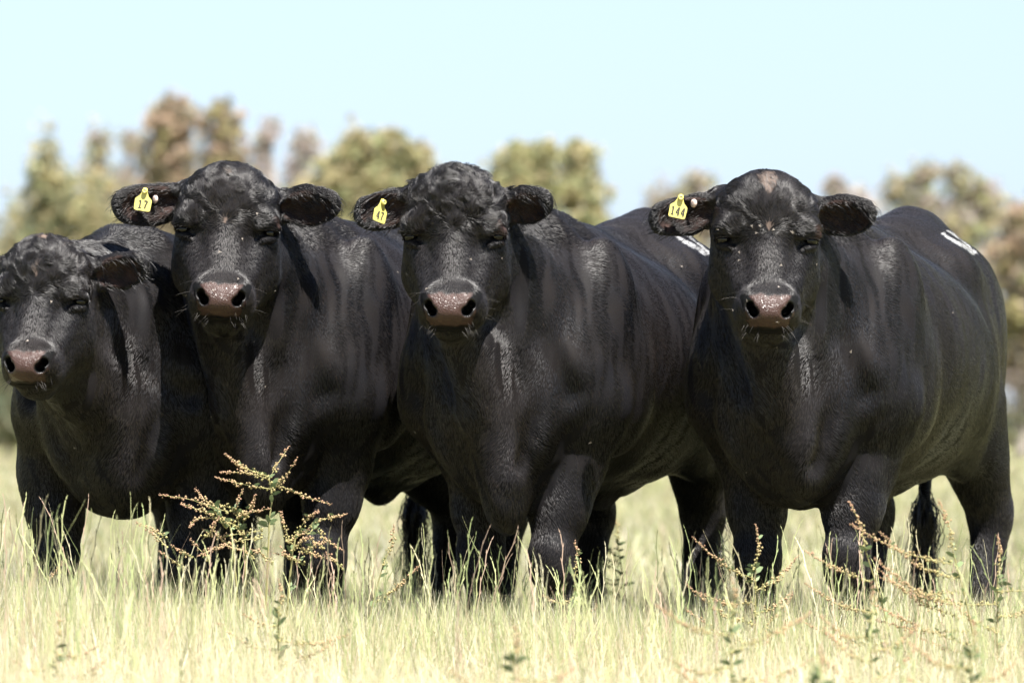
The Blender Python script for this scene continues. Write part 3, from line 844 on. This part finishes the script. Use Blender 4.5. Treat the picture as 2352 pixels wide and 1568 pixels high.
gm, nt, N, L, P = new_mat('dry_field')
tc = N.new('ShaderNodeTexCoord')
mp = N.new('ShaderNodeMapping'); mp.inputs['Scale'].default_value = (1, 0.25, 1); L.new(tc.outputs['Object'], mp.inputs['Vector'])
c1 = ramp(N, L, noise(N, L, 1.6, 7, 0.65, mp.outputs['Vector']), [(0.35, (0.16, 0.18, 0.07)), (0.5, (0.23, 0.225, 0.11)), (0.65, (0.28, 0.25, 0.14))])
L.new(c1, P.inputs['Base Color']); P.inputs['Roughness'].default_value = 0.9; P.inputs['Specular IOR Level'].default_value = 0.1
gx = np.linspace(-500, 500, 41); gy = np.concatenate([np.linspace(-30, 60, 31), np.linspace(70, 900, 30)])
GX, GY = np.meshgrid(gx, gy, indexing='ij')
gv = np.stack([GX.ravel(), GY.ravel(), np.zeros(GX.size)], 1)
ii = np.arange((len(gx) - 1) * (len(gy) - 1)); ix, iy = ii // (len(gy) - 1), ii % (len(gy) - 1)
a0 = ix * len(gy) + iy
gq = np.stack([a0, a0 + len(gy), a0 + len(gy) + 1, a0 + 1], 1)
ground = mesh_from('ground', gv, gq, 4, gm)
tag(ground, kind='structure')

PAL = 0.93 * np.array([(0.60, 0.54, 0.34), (0.70, 0.65, 0.44), (0.52, 0.54, 0.27), (0.38, 0.44, 0.20), (0.62, 0.45, 0.34), (0.24, 0.32, 0.14), (0.78, 0.73, 0.60)])

def blades(n, xf, y0, y1, h0, h1, wid, lean, pal_w, seg=3, clump=0.0, ypow=1.0):
    """ribbons standing on the ground inside a wedge; returns verts, quads, colours"""
    y = y0 + (y1 - y0) * rng.random(n) ** ypow
    x = xf(y) * (rng.random(n) * 2 - 1)
    if clump > 0:
        nc = max(1, n // 40); c = rng.integers(0, nc, n); cx = x[:nc][c]; cy = y[:nc][c]
        m = rng.random(n) < 0.6
        x = np.where(m, cx + rng.normal(size=n) * clump, x); y = np.where(m, cy + rng.normal(size=n) * clump, y)
    az = rng.random(n) * 6.283; f = rng.random(n) * 6.283
    h = h0 + (h1 - h0) * rng.random(n)
    ln = lean * (0.3 + rng.random(n)) * h
    k = seg + 1; s = np.linspace(0, 1, k)
    cx = x[:, None] + np.cos(az)[:, None] * ln[:, None] * s ** 1.8
    cy = y[:, None] + np.sin(az)[:, None] * ln[:, None] * s ** 1.8
    cz = h[:, None] * s * (1 - 0.12 * s)
    w_ = wid * (0.6 + 0.8 * rng.random(n))[:, None] * (1 - s ** 2 * 0.9)[None]
    dx, dy = np.cos(f)[:, None] * w_, np.sin(f)[:, None] * w_
    A = np.stack([cx - dx, cy - dy, cz], 2); Bv = np.stack([cx + dx, cy + dy, cz], 2)
    V = np.stack([A, Bv], 2).reshape(-1, 3)
    base = (np.arange(n) * k * 2)[:, None] + (np.arange(seg) * 2)[None]
    Q = np.stack([base, base + 1, base + 3, base + 2], 2).reshape(-1, 4)
    pw = np.array(pal_w, dtype=float); ci = rng.choice(len(PAL), size=n, p=pw / pw.sum())
    col = PAL[ci] * (0.75 + 0.4 * rng.random((n, 1)))
    col = np.repeat(col, k * 2, axis=0)
    return V, Q, col, x, y, h

def hmap(x, y):
    """height of the sward: taller towards the left of the paddock"""
    return 0.350 + 0.050 * np.clip((y - 10.4) / 0.8, 0, 1) + 0.10 * np.clip((-x - 0.35) / 0.9, 0, 1) + 0.02 * np.sin(x * 5.1 + y * 2.3) + 0.02 * np.sin(x * 2.3 - y * 3.1)

GV, GQ, GC = [], [], []; off = 0
def push(r):
    global off
    V, Q, C = r[:3]
    # local height of the sward
    hm = hmap(V[:, 0], V[:, 1]) / 0.335
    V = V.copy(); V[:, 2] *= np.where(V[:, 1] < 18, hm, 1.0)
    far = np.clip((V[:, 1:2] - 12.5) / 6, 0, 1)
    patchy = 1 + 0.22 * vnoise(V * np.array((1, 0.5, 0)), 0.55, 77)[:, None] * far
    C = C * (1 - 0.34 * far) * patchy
    GV.append(V); GQ.append(Q + off); GC.append(C); off += len(V)
xw = lambda y: y * 0.122 + 1.3
push(blades(80000, xw, 7.4, 12.2, 0.08, 0.29, 0.0011, 0.30, (4, 4, 1.8, 1.0, 1.3, 0.3, 2.5)))
push(blades(60000, xw, 7.6, 12.6, 0.05, 0.22, 0.0015, 1.3, (5, 4, 0.8, 0.4, 1.8, 0.2, 3)))
push(blades(30000, xw, 11.0, 12.8, 0.12, 0.31, 0.0011, 0.16, (2.5, 2.5, 3.0, 2.4, 0.7, 0.6, 1.5), clump=0.05))
push(blades(45000, xw, 11.2, 13.2, 0.14, 0.29, 0.0012, 0.5, (3, 2, 3.2, 3.0, 0.8, 0.8, 0.7), clump=0.08))
push(blades(50000, xw, 12.2, 17.0, 0.08, 0.27, 0.0016, 0.35, (3.5, 3, 2.2, 1.4, 1.0, 0.4, 2)))
push(blades(45000, xw, 17.0, 42.0, 0.10, 0.26, 0.005, 0.5, (3.0, 2, 3.2, 2.8, 1.0, 0.3, 2), seg=2))
push(blades(30000, xw, 42.0, 112.0, 0.08, 0.22, 0.014, 0.6, (3.5, 2, 3.0, 2.2, 1.2, 0.2, 2), seg=1))
# fallen straw lying across the stand
push(blades(6000, xw, 7.6, 12.4, 0.10, 0.26, 0.0014, 2.2, (4, 4, 1, 0.5, 2.0, 0.2, 3)))
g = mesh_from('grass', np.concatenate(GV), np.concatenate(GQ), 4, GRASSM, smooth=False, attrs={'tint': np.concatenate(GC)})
tag(g, 'dry yellow green pasture grass covering the paddock', 'grass', kind='stuff')

# seed heads of ryegrass: zigzag stems that stand out of the sward
def rye(n, y0, y1, hh, wfun=None):
    V, Q, C = [], [], []
    for i in range(n):
        y = y0 + (y1 - y0) * rng.random(); x = (y * 0.118 + 0.9) * (rng.random() * 2 - 1)
        h = (hh + 0.12 * rng.random() ** 1.5) * float(hmap(x, y)) / 0.335
        az = rng.random() * 6.283; ln = (0.03 + 0.28 * rng.random() ** 1.6) * h
        col = PAL[rng.choice([1, 2, 2, 3, 3, 0, 2, 4], 1)[0]] * (0.85 + 0.3 * rng.random())
        f = rng.random() * 3.14; d = np.array((math.cos(f), math.sin(f), 0))
        k = 13
        s = np.linspace(0, 1, k)
        P_ = np.stack([x + math.cos(az) * ln * s ** 2, y + math.sin(az) * ln * s ** 2, h * s], 1)
        zig = np.where(s > 0.62, ((np.arange(k) % 2) * 2 - 1) * 0.0022, 0)
        P_ += d[None] * zig[:, None]
        wd = np.where(s < 0.62, 0.0008, 0.0013)
        b0 = len(V)
        for p_, w_ in zip(P_, wd): V += [p_ - d * w_, p_ + d * w_]
        C += [col] * (2 * k)
        for j in range(k - 1): Q.append((b0 + 2*j, b0 + 2*j + 1, b0 + 2*j + 3, b0 + 2*j + 2))
        for j in range(8, k):                                    # spikelets, one each side in turn
            sg = (j % 2) * 2 - 1; t_ = P_[min(j + 1, k - 1)] - P_[j - 1]; t_ /= np.linalg.norm(t_) + 1e-9
            o_ = d * sg; b1 = len(V); L_ = 0.016
            V += [P_[j], P_[j] + o_ * 0.0030 + t_ * L_ * .4, P_[j] + o_ * 0.0034 + t_ * L_, P_[j] + t_ * L_ * .5]
            C += [col * 0.95] * 4; Q.append((b1, b1 + 1, b1 + 2, b1 + 3))
    return np.array(V), np.array(Q), np.array(C)
A_ = rye(900, 10.6, 12.4, 0.285); B_ = rye(260, 12.4, 14.5, 0.27); C_ = rye(300, 8.6, 10.6, 0.26)
o1, o2 = len(A_[0]), len(A_[0]) + len(B_[0])
st = mesh_from('seed_stalks', np.concatenate([A_[0], B_[0], C_[0]]), np.concatenate([A_[1], B_[1] + o1, C_[1] + o2]), 4, GRASSM, smooth=False,
               attrs={'tint': np.concatenate([A_[2], B_[2], C_[2]])})
tag(st, 'thin pale ryegrass seed stalks standing above the pasture', 'grass', kind='stuff')

# --- weeds with beaded, pink-tipped seed spikes
def bez(pts, k):
    pts = np.array(pts, dtype=float)
    if len(pts) == 2: pts = np.array([pts[0], (pts[0] + pts[1]) / 2, pts[1]])
    t = np.linspace(0, len(pts) - 1, k); i = np.minimum(t.astype(int), len(pts) - 2); u = (t - i)[:, None]
    g = lambda j: pts[np.clip(j, 0, len(pts) - 1)]
    p0, p1, p2, p3 = g(i - 1), g(i), g(i + 1), g(i + 2)
    return 0.5 * ((2 * p1) + (p2 - p0) * u + (2*p0 - 5*p1 + 4*p2 - p3) * u**2 + (3*p1 - p0 - 3*p2 + p3) * u**3)

def tube(P_, r0, r1, seg=5):
    k = len(P_); V, Q = [], []
    for j in range(k):
        t = P_[min(j + 1, k - 1)] - P_[max(j - 1, 0)]; t = t / (np.linalg.norm(t) + 1e-9)
        a_ = np.cross(t, (0.31, 0.2, 0.93)); a_ /= np.linalg.norm(a_) + 1e-9; b_ = np.cross(t, a_)
        r = r0 + (r1 - r0) * j / (k - 1)
        for i in range(seg):
            th = 6.283 * i / seg; V.append(P_[j] + r * (math.cos(th) * a_ + math.sin(th) * b_))
    for j in range(k - 1):
        for i in range(seg):
            Q.append((j*seg + i, j*seg + (i+1) % seg, (j+1)*seg + (i+1) % seg, (j+1)*seg + i))
    return V, Q

def spike_mesh(path, parent, r=0.0030, green=(0.33, 0.30, 0.13), pink=(0.42, 0.26, 0.17)):
    """tip first"""
    L_ = np.linalg.norm(np.diff(np.array(path), axis=0), axis=1).sum()
    P_ = bez(path, max(8, int(L_ / 0.006)))
    V, Q = tube(P_, 0.0005, 0.0012, 4); C = [np.array(green) * 1.1] * len(V)
    k = len(P_)
    for j in range(k):
        s = j / (k - 1)
        if s > 0.25 and rng.random() < 0.30 * s: continue
        nb = 3 if s < 0.75 else 2
        for _ in range(nb):
            c = P_[j] + rng.normal(size=3) * (0.0016 + 0.0026 * min(1, s * 2))
            rr = r * (0.45 + 0.55 * min(1, s * 3)) * (0.7 + 0.6 * rng.random())
            pk = np.clip(0.90 - 1.3 * s + 0.5 * rng.random(), 0, 1)
            col = np.array(green) * (1 - pk) + np.array(pink) * pk; col = col * (0.8 + 0.5 * rng.random())
            b0 = len(V)
            for d in ((1,0,0),(0,1,0),(-1,0,0),(0,-1,0),(0,0,1.2),(0,0,-1.2)): V.append(c + np.array(d) * rr)
            C += [col] * 6
            for i in range(4):
                Q.append((b0 + i, b0 + (i+1) % 4, b0 + 4, b0 + 4)); Q.append((b0 + (i+1) % 4, b0 + i, b0 + 5, b0 + 5))
        if s > 0.3 and rng.random() < 0.10:
            leaf(V, Q, C, P_[j], None, 0.016 + 0.012 * rng.random())
    # degenerate quads are triangles: build with polygons of 3 where needed
    return poly_obj('seed_spike', V, Q, C, parent)

def leaf(V, Q, C, p, d=None, L_=0.03, col=(0.13, 0.17, 0.08)):
    if d is None:
        d = np.array((rng.normal(), rng.normal(), 0.5 + 0.6 * rng.random())); d /= np.linalg.norm(d)
    sd = np.cross(d, (0.2, 0.9, 0.3)); sd /= np.linalg.norm(sd); w_ = L_ * 0.16
    b0 = len(V); col = np.array(col) * (0.8 + 0.6 * rng.random())
    dn = np.array((0, 0, -1.0))
    V += [p, p + d * L_ * .35 + sd * w_, p + d * L_ * .35 - sd * w_, p + d * L_ * .75 + sd * w_ * .7 + dn * L_ * .08, p + d * L_ * .75 - sd * w_ * .7 + dn * L_ * .08, p + d * L_ + dn * L_ * .2]
    C += [col] * 6
    Q += [(b0, b0+1, b0+2, b0+2), (b0+1, b0+3, b0+4, b0+2), (b0+3, b0+5, b0+4, b0+4)]

def poly_obj(name, V, Q, C, parent, mat=None):
    me = bpy.data.meshes.new(name)
    me.from_pydata([tuple(v) for v in V], [], [tuple(q[:3]) if q[2] == q[3] else tuple(q) for q in Q])
    a_ = me.attributes.new('tint', 'FLOAT_COLOR', 'POINT'); c4 = np.ones((len(V), 4), dtype=np.float32); c4[:, :3] = np.array(C)
    a_.data.foreach_set('color', c4.ravel()); me.materials.append(mat or WEEDM)
    o = bpy.data.objects.new(name, me); COL.objects.link(o)
    if parent is not None: o.parent = parent
    return o

def weed(base, stems, spikes, label, group='beaded weeds in the grass', nleaf=14):
    """base: world point; stems and spikes: lists of world-point paths"""
    root = bpy.data.objects.new('weed_plant', None); COL.objects.link(root); root.location = base
    tag(root, label, 'weed', group)
    b_ = np.array(base)
    for st_ in stems:
        P_ = bez([np.array(p) - b_ for p in st_], 14); V, Q = tube(P_, 0.0032, 0.0014, 5)
        C = [np.array((0.30, 0.28, 0.12))] * len(V)
        poly_obj('stem', V, Q, C, root)
        V, Q, C = [], [], []
        for _ in range(nleaf): leaf(V, Q, C, P_[rng.integers(3, 14)], None, 0.022 + 0.022 * rng.random())
        poly_obj('leaves', V, Q, C, root)
    for sp in spikes: spike_mesh([np.array(p) - b_ for p in sp], root)
    return root

def zoomed(px, py, Y):                     # notes taken on an enlarged part of the photograph
    return at(344.5 + px * 0.3662, 803.9 + py * 0.3662, Y)
D0 = 11.95
def zp(pts, dy0=0.0, dy1=0.0):
    n = len(pts); return [zoomed(x, y, D0 + dy0 + (dy1 - dy0) * i / (n - 1)) for i, (x, y) in enumerate(pts)]
wb = zoomed(700, 1500, D0); wb.z = 0.0
def V3(x, y, z): return Vector((x, y, z))
stems = [
    [wb] + zp([(745, 1200), (748, 1080), (765, 920), (745, 800)], 0, 0.0),
    [wb + V3(-0.05, 0.02, 0)] + zp([(600, 1240), (560, 1120), (555, 1000)], 0, 0.03),
    [wb + V3(-0.04, -0.02, 0)] + zp([(520, 1200), (470, 1110), (400, 1000)], 0, -0.05),
    [wb + V3(0.05, 0.02, 0)] + zp([(900, 1230), (1000, 1150), (1040, 1080)], 0, 0.05)]
spikes = [zp(p, a_, b_) for p, a_, b_ in [
    ([(470, 650), (540, 705), (610, 745), (740, 790)], -0.10, 0), ([(445, 765), (600, 770), (740, 805)], 0.08, 0),
    ([(410, 795), (560, 835), (755, 870)], -0.02, 0), ([(870, 605), (800, 715), (748, 805)], 0.05, 0),
    ([(925, 675), (850, 790), (765, 890)], -0.07, 0), ([(1135, 965), (980, 920), (840, 860), (760, 835)], 0.03, 0),
    ([(60, 908), (250, 935), (400, 990), (500, 1010)], -0.06, -0.05), ([(288, 870), (360, 950), (540, 990)], 0.05, 0.02),
    ([(195, 960), (330, 1010), (500, 1085)], 0.00, -0.04), ([(585, 870), (545, 970), (556, 1050)], 0.03, 0.02),
    ([(662, 905), (640, 990), (600, 1060)], -0.05, 0.02), ([(755, 990), (600, 1025), (550, 1050)], -0.06, 0.02),
    ([(250, 1110), (300, 1055), (450, 1060), (560, 1110)], -0.08, 0), ([(1240, 1025), (1120, 1050), (1000, 1100)], 0.04, 0.04),
    ([(1060, 1010), (990, 1050), (900, 1180)], -0.05, 0.02), ([(1210, 1250), (1100, 1185), (1035, 1100)], 0.0, 0.05),
    ([(820, 1010), (835, 1080), (880, 1200)], 0.03, 0.03), ([(700, 1130), (560, 1150), (430, 1170), (330, 1120)][::-1], -0.03, 0),
    ([(300, 1290), (420, 1240), (580, 1190), (700, 1180)], -0.1, 0), ([(1180, 1320), (1060, 1290), (940, 1240), (850, 1180)], 0.05, 0)]]
for _ in range(16):
    x_, y_ = rng.uniform(80, 1250), rng.uniform(1120, 1330); q_ = rng.choice([-1, 1]); dd_ = rng.uniform(-0.12, 0.12)
    spikes.append(zp([(x_ + q_ * rng.uniform(90, 190), y_ - rng.uniform(10, 90)), (x_ + q_ * 60, y_ - 10), (x_, y_ + rng.uniform(10, 60))], dd_, dd_ * .5))
weed(wb, stems, spikes, 'large beaded weed with pink tips in front of bull 17')

def small_weed(px, py, Y, label, n=6, spread=0.16, seed=0, lean=0.0):
    """a young plant whose top shows at (px, py): spikes fan from a short stem"""
    global rng
    r = np.random.default_rng(seed)
    top = at(px, py, Y); h = top.z; b = Vector((top.x - lean, Y, 0))
    st_ = [b, b + V3(lean * .3, 0.01, h * .45), b + V3(lean * .7, 0, h * .78)]
    sp = []
    for i in range(n):
        s = 0.45 + 0.5 * i / n; o = b + V3(lean * s * .8, 0, h * s * .82)
        sg = (i % 2) * 2 - 1 if lean == 0 else (1 if lean > 0 else -1)
        dx = sg * spread * (0.7 + 0.8 * r.random()); dz = h * (0.02 + 0.20 * r.random())
        tip = o + V3(dx, spread * (r.random() - .5) * 1.4, dz)
        sp.append([tip, (tip + o) / 2 + V3(0, 0, -0.006 - 0.02 * r.random()), o])
    sp.append([top, (top + st_[-1]) / 2 + V3(0.008, 0, 0), st_[-1]])
    return weed(b, [st_], sp, label, nleaf=16)
small_weed(905, 1205, 12.2, 'slender weed spike leaning right before the hind legs of bull 17', 2, 0.14, 11, 0.10)
small_weed(1405, 1165, 14.6, 'dark leafy weed seen between the legs of the curly-headed bull', 8, 0.12, 12, -0.06)
small_weed(1735, 1205, 11.6, 'pink-tipped weed before the right foreleg of bull 144', 7, 0.13, 13)
small_weed(1950, 1150, 11.3, 'weed with one long spike crossing the left foreleg of bull 144', 3, 0.15, 14, -0.14)
small_weed(2155, 1148, 11.2, 'tall pink-spiked weed before the tail of bull 144', 7, 0.20, 15, -0.12)
small_weed(2290, 1230, 11.3, 'low weed at the right edge before the hind leg of bull 144', 6, 0.18, 16)
small_weed(1320, 1240, 12.3, 'short red-tipped weed beside the forward foreleg of the curly-headed bull', 3, 0.07, 17)
small_weed(1680, 1325, 9.9, 'blurred weed low in the foreground below bull 144', 5, 0.13, 18)
small_weed(2000, 1335, 10.2, 'blurred bushy weed in the right foreground', 5, 0.11, 19)
small_weed(1880, 1480, 9.0, 'soft green weed close to the lens, right of centre', 5, 0.10, 20)
small_weed(1180, 1435, 9.4, 'blurred green weed in the middle foreground', 4, 0.09, 21)
small_weed(130, 1400, 10.2, 'dark green weed in the left foreground grass', 6, 0.10, 22)
small_weed(2230, 1420, 9.6, 'blurred weed in the lower right corner', 5, 0.12, 23)
small_weed(640, 1330, 11.0, 'weed with dry reddish leaf in front of the large beaded weed', 5, 0.12, 24)
small_weed(70, 1235, 12.6, 'short weed spikes under the muzzle of the leftmost bull', 4, 0.10, 25)

# ------------------------------------------------------------------ trees behind the paddock
BARK = simple('gum_bark', (0.42, 0.38, 0.34), 0.85, 0.2, (0.16, 0.13, 0.11), 3.0, 0.02)
def tree(name, label, Y, lobes, cols, trunk_px, pale=0.5, n=9000, leaf_r=0.080, base_open=0.0, group='trees behind the paddock', seed=0, tone=1.06):
    """lobes: (px, py, rx, ry) crown masses in frame pixels at distance Y"""
    r = np.random.default_rng(seed)
    m = Y / FPX
    root = bpy.data.objects.new(name, None); COL.objects.link(root)
    b = at(trunk_px, 1000, Y); base = np.array((b.x, Y, 0.0)); root.location = base
    tag(root, label, 'tree', group)
    areas = np.array([l[2] * l[3] for l in lobes], dtype=float); 
    V, C = [], []; tips = []
    for l, a_ in zip(lobes, areas / areas.sum()):
        c = np.array(at(l[0], l[1], Y)) - base; R_ = 1.12 * np.array((l[2] * m, 0.5 * (l[2] + l[3]) * m, l[3] * m))
        nc = max(16, int(95 * math.sqrt(l[2] * l[3]) / 60))
        nl = int(n * 1.5 * a_)
        d = r.normal(size=(nc, 3)); d /= np.linalg.norm(d, axis=1)[:, None]
        cc = c + d * R_ * (0.20 + 0.80 * r.random((nc, 1)) ** 0.6)
        stray = r.random((nc, 1)) < 0.22; cc = np.where(stray, c + (cc - c) * 1.35, cc)
        cr = R_.mean() * (0.12 + 0.26 * r.random(nc) ** 1.4)
        colc = tone * (1.75 * np.array(cols) + 0.035)[r.integers(0, len(cols), nc)] * (0.78 + 0.4 * r.random((nc, 1)))
        k = r.integers(0, nc, nl)
        dd = r.normal(size=(nl, 3)); dd /= np.linalg.norm(dd, axis=1)[:, None]
        P_ = cc[k] + dd * (cr[k] * (r.random(nl) ** 0.5))[:, None]
        loose = r.random(nl) < 0.22
        P_ = np.where(loose[:, None], c + dd * R_ * (r.random((nl, 1)) ** 0.5) * 0.97, P_)
        keep = P_[:, 2] > 0.25
        P_ = P_[keep]; k = k[keep]; nl = len(P_)
        u = r.normal(size=(nl, 3)); u /= np.linalg.norm(u, axis=1)[:, None]
        v = np.cross(u, r.normal(size=(nl, 3))); v /= np.linalg.norm(v, axis=1)[:, None] + 1e-9
        s = leaf_r * (0.6 + 0.8 * r.random((nl, 1)))
        q = np.stack([P_ - u * s, P_ + v * s * .38, P_ + u * s, P_ - v * s * .38], 1).reshape(-1, 3)
        V.append(q); C.append(np.repeat(colc[k] * (0.8 + 0.4 * r.random((nl, 1))), 4, axis=0))
        tips.append((c, R_))
    V = np.concatenate(V); C = np.concatenate(C)
    mesh_from('crown', V, np.arange(len(V)), 4, LEAFM, root, smooth=False, attrs={'tint': C})
    top = max(c[2] for c, _ in tips)
    tv, tq = [], []
    def add(P_, r0, r1):
        v_, q_ = tube(np.array(P_), r0, r1, 7); o_ = len(tv); tv.extend(v_); tq.extend([tuple(i + o_ for i in q) for q in q_])
    cm = np.mean([c for c, _ in tips], axis=0)
    lean = np.array((cm[0] * 0.5, 0, 0))
    tr = [np.zeros(3), lean * 0.3 + (0, 0, top * .3), lean * .8 + (0, 0, top * .62)]
    add(bez(tr, 10), 0.22 * top / 9 + 0.06, 0.10)
    mesh_from('trunk', np.array(tv), np.array(tq), 4, BARK, root)
    for c, R_ in tips:
        tv, tq = [], []
        s0 = tr[1] if c[2] < top * .7 else tr[2]
        add(bez([s0, (s0 + c) / 2 + r.normal(size=3) * 0.15, c, c + np.array((0.1, 0, R_[2] * .6))], 9), 0.09, 0.02)
        for _ in range(3):
            d = r.normal(size=3); d /= np.linalg.norm(d); e = c + d * R_ * .75
            add(bez([(s0 + c) / 2, (c + e) / 2, e], 6), 0.045, 0.012)
        mesh_from('limb', np.array(tv), np.array(tq), 4, BARK, root)
    return root
OL = [(0.17, 0.15, 0.065), (0.12, 0.125, 0.055), (0.20, 0.165, 0.085)]
DK = [(0.08, 0.10, 0.05), (0.12, 0.125, 0.06), (0.16, 0.14, 0.075)]
BR = [(0.165, 0.115, 0.075), (0.12, 0.10, 0.06), (0.185, 0.13, 0.09), (0.10, 0.085, 0.055)]
YG = [(0.165, 0.155, 0.070), (0.125, 0.135, 0.060), (0.18, 0.15, 0.080)]
PK = [(0.165, 0.13, 0.115), (0.15, 0.14, 0.105), (0.18, 0.145, 0.13)]
tree('gum_tree', 'dark green cone-shaped tree at the far left', 108, [(105, 400, 42, 90), (75, 520, 60, 90), (170, 500, 75, 100), (60, 680, 95, 130), (190, 680, 110, 130), (40, 860, 110, 120), (170, 880, 120, 120)], DK + OL, 120, n=26000, seed=1)
tree('gum_tree', 'sparse pinkish treetop between the dark green tree and the tall brown tree', 125, [(225, 330, 30, 40), (215, 430, 45, 60), (300, 330, 28, 30), (290, 450, 60, 70), (260, 620, 90, 110)], PK + OL, 250, n=6000, seed=2)
tree('gum_tree', 'tallest brown tree with two domed tops behind bull 17', 104, [(400, 275, 58, 52), (385, 360, 68, 55), (510, 290, 42, 55), (515, 370, 50, 60), (450, 450, 110, 60), (350, 450, 40, 60), (440, 600, 150, 120), (440, 820, 160, 140)], BR + [OL[0]], 440, n=34000, seed=3)
tree('gum_tree', 'low olive tree filling in beneath the thin pinkish treetops', 118, [(600, 520, 100, 70), (700, 470, 70, 60), (300, 560, 120, 70), (640, 640, 140, 110)], OL + BR[:1], 600, n=16000, seed=24)
tree('gum_tree', 'thin pinkish treetop right of the tall brown tree', 125, [(615, 305, 30, 35), (595, 370, 35, 40), (700, 330, 38, 38), (685, 400, 35, 40), (640, 520, 90, 90)], PK, 640, n=4200, seed=4)
tree('gum_tree', 'broad olive yellow tree between bull 17 and the curly-headed bull', 102, [(820, 345, 48, 55), (895, 350, 50, 48), (960, 370, 42, 45), (780, 400, 55, 55), (870, 450, 100, 80), (720, 500, 80, 70), (800, 620, 150, 120), (900, 800, 150, 160)], YG + OL, 850, n=34000, seed=5)
tree('gum_tree', 'bright yellow green tree just right of the curly-headed bull', 100, [(1190, 370, 45, 45), (1250, 360, 32, 42), (1210, 430, 80, 55), (1140, 420, 30, 40), (1200, 560, 90, 110), (1200, 780, 110, 150)], YG + YG + OL, 1200, n=22000, seed=6)
tree('gum_tree', 'narrow green tree left of the open sky gap', 101, [(1330, 365, 42, 45), (1335, 440, 52, 60), (1340, 540, 58, 80), (1330, 740, 80, 150)], YG + OL, 1330, n=13000, seed=7)
tree('gum_tree', 'pale distant treetop above the tagged ear of bull 144', 190, [(1600, 420, 45, 28), (1520, 460, 40, 35), (1620, 500, 70, 50), (1560, 600, 100, 80)], PK + [OL[0]], 1580, n=4500, leaf_r=0.14, seed=8)
tree('gum_tree', 'pale distant treetop right of the head of bull 144', 190, [(1920, 430, 32, 28), (1960, 480, 60, 45), (1900, 560, 70, 60)], PK, 1930, n=2600, leaf_r=0.14, seed=9)
tree('gum_tree', 'greyish tree with thin crown above the rump of bull 144', 112, [(2060, 430, 36, 36), (2130, 400, 40, 30), (2195, 395, 32, 28), (2100, 470, 60, 50), (2235, 440, 45, 40), (2270, 470, 45, 50), (2200, 520, 90, 60), (2180, 700, 120, 140)], PK + OL + [YG[1]], 2180, n=10500, seed=10)
tree('gum_tree', 'brown tree at the right edge with pale trunk', 98, [(2345, 520, 50, 45), (2330, 600, 60, 60), (2380, 560, 60, 90), (2360, 720, 60, 80), (2420, 800, 90, 110), (2330, 820, 30, 60)], BR + PK[:1] + OL, 2345, n=16000, seed=11)
tree('gum_tree', 'leafy tree beyond the left edge', 106, [(-80, 620, 70, 120), (-60, 820, 90, 140), (-160, 780, 100, 160)], DK + OL, -80, n=14000, seed=12)
tree('gum_tree', 'leafy tree beyond the right edge', 104, [(2520, 600, 90, 120), (2560, 800, 110, 160)], OL + BR, 2530, n=12000, seed=13)
# low scrub along the far fence line
for i, (px, ry, wd) in enumerate([(-60, 60, 90), (20, 110, 60), (150, 70, 90), (330, 65, 100), (520, 70, 100), (760, 60, 110), (1000, 75, 110), (1230, 60, 100), (1460, 45, 110), (1600, 45, 90), (2000, 55, 110), (2230, 55, 90), (2440, 60, 90)]):
    Y = 96 + (i * 37 % 11)
    lab = ['low scrub beyond the left edge on the far tree line', 'dark grey green bush at the left edge behind the leftmost bull',
           'scrub bush behind the head of the leftmost bull', 'scrub bush behind the shoulder of the leftmost bull', 'scrub bush behind the head of bull 17',
           'scrub bush hidden behind the flank of the second bull', 'scrub bush behind the hind legs of bull 17', 'scrub bush behind the head of the curly-headed bull',
           'scrub bush behind the flank of the curly-headed bull', 'scrub bush behind the rump of the curly-headed bull', 'scrub bush behind the shoulder of bull 144',
           'scrub bush behind the rump of bull 144', 'scrub bush beyond the right edge on the far tree line'][i]
    o = tree('bush', lab, Y, [(px, 1020 - ry, wd, ry), (px + wd * .5, 1030 - ry * .6, wd * .6, ry * .6)], DK, px, n=3500, seed=40 + i, tone=0.5, group='scrub along the far tree line')
    o['category'] = 'bush'
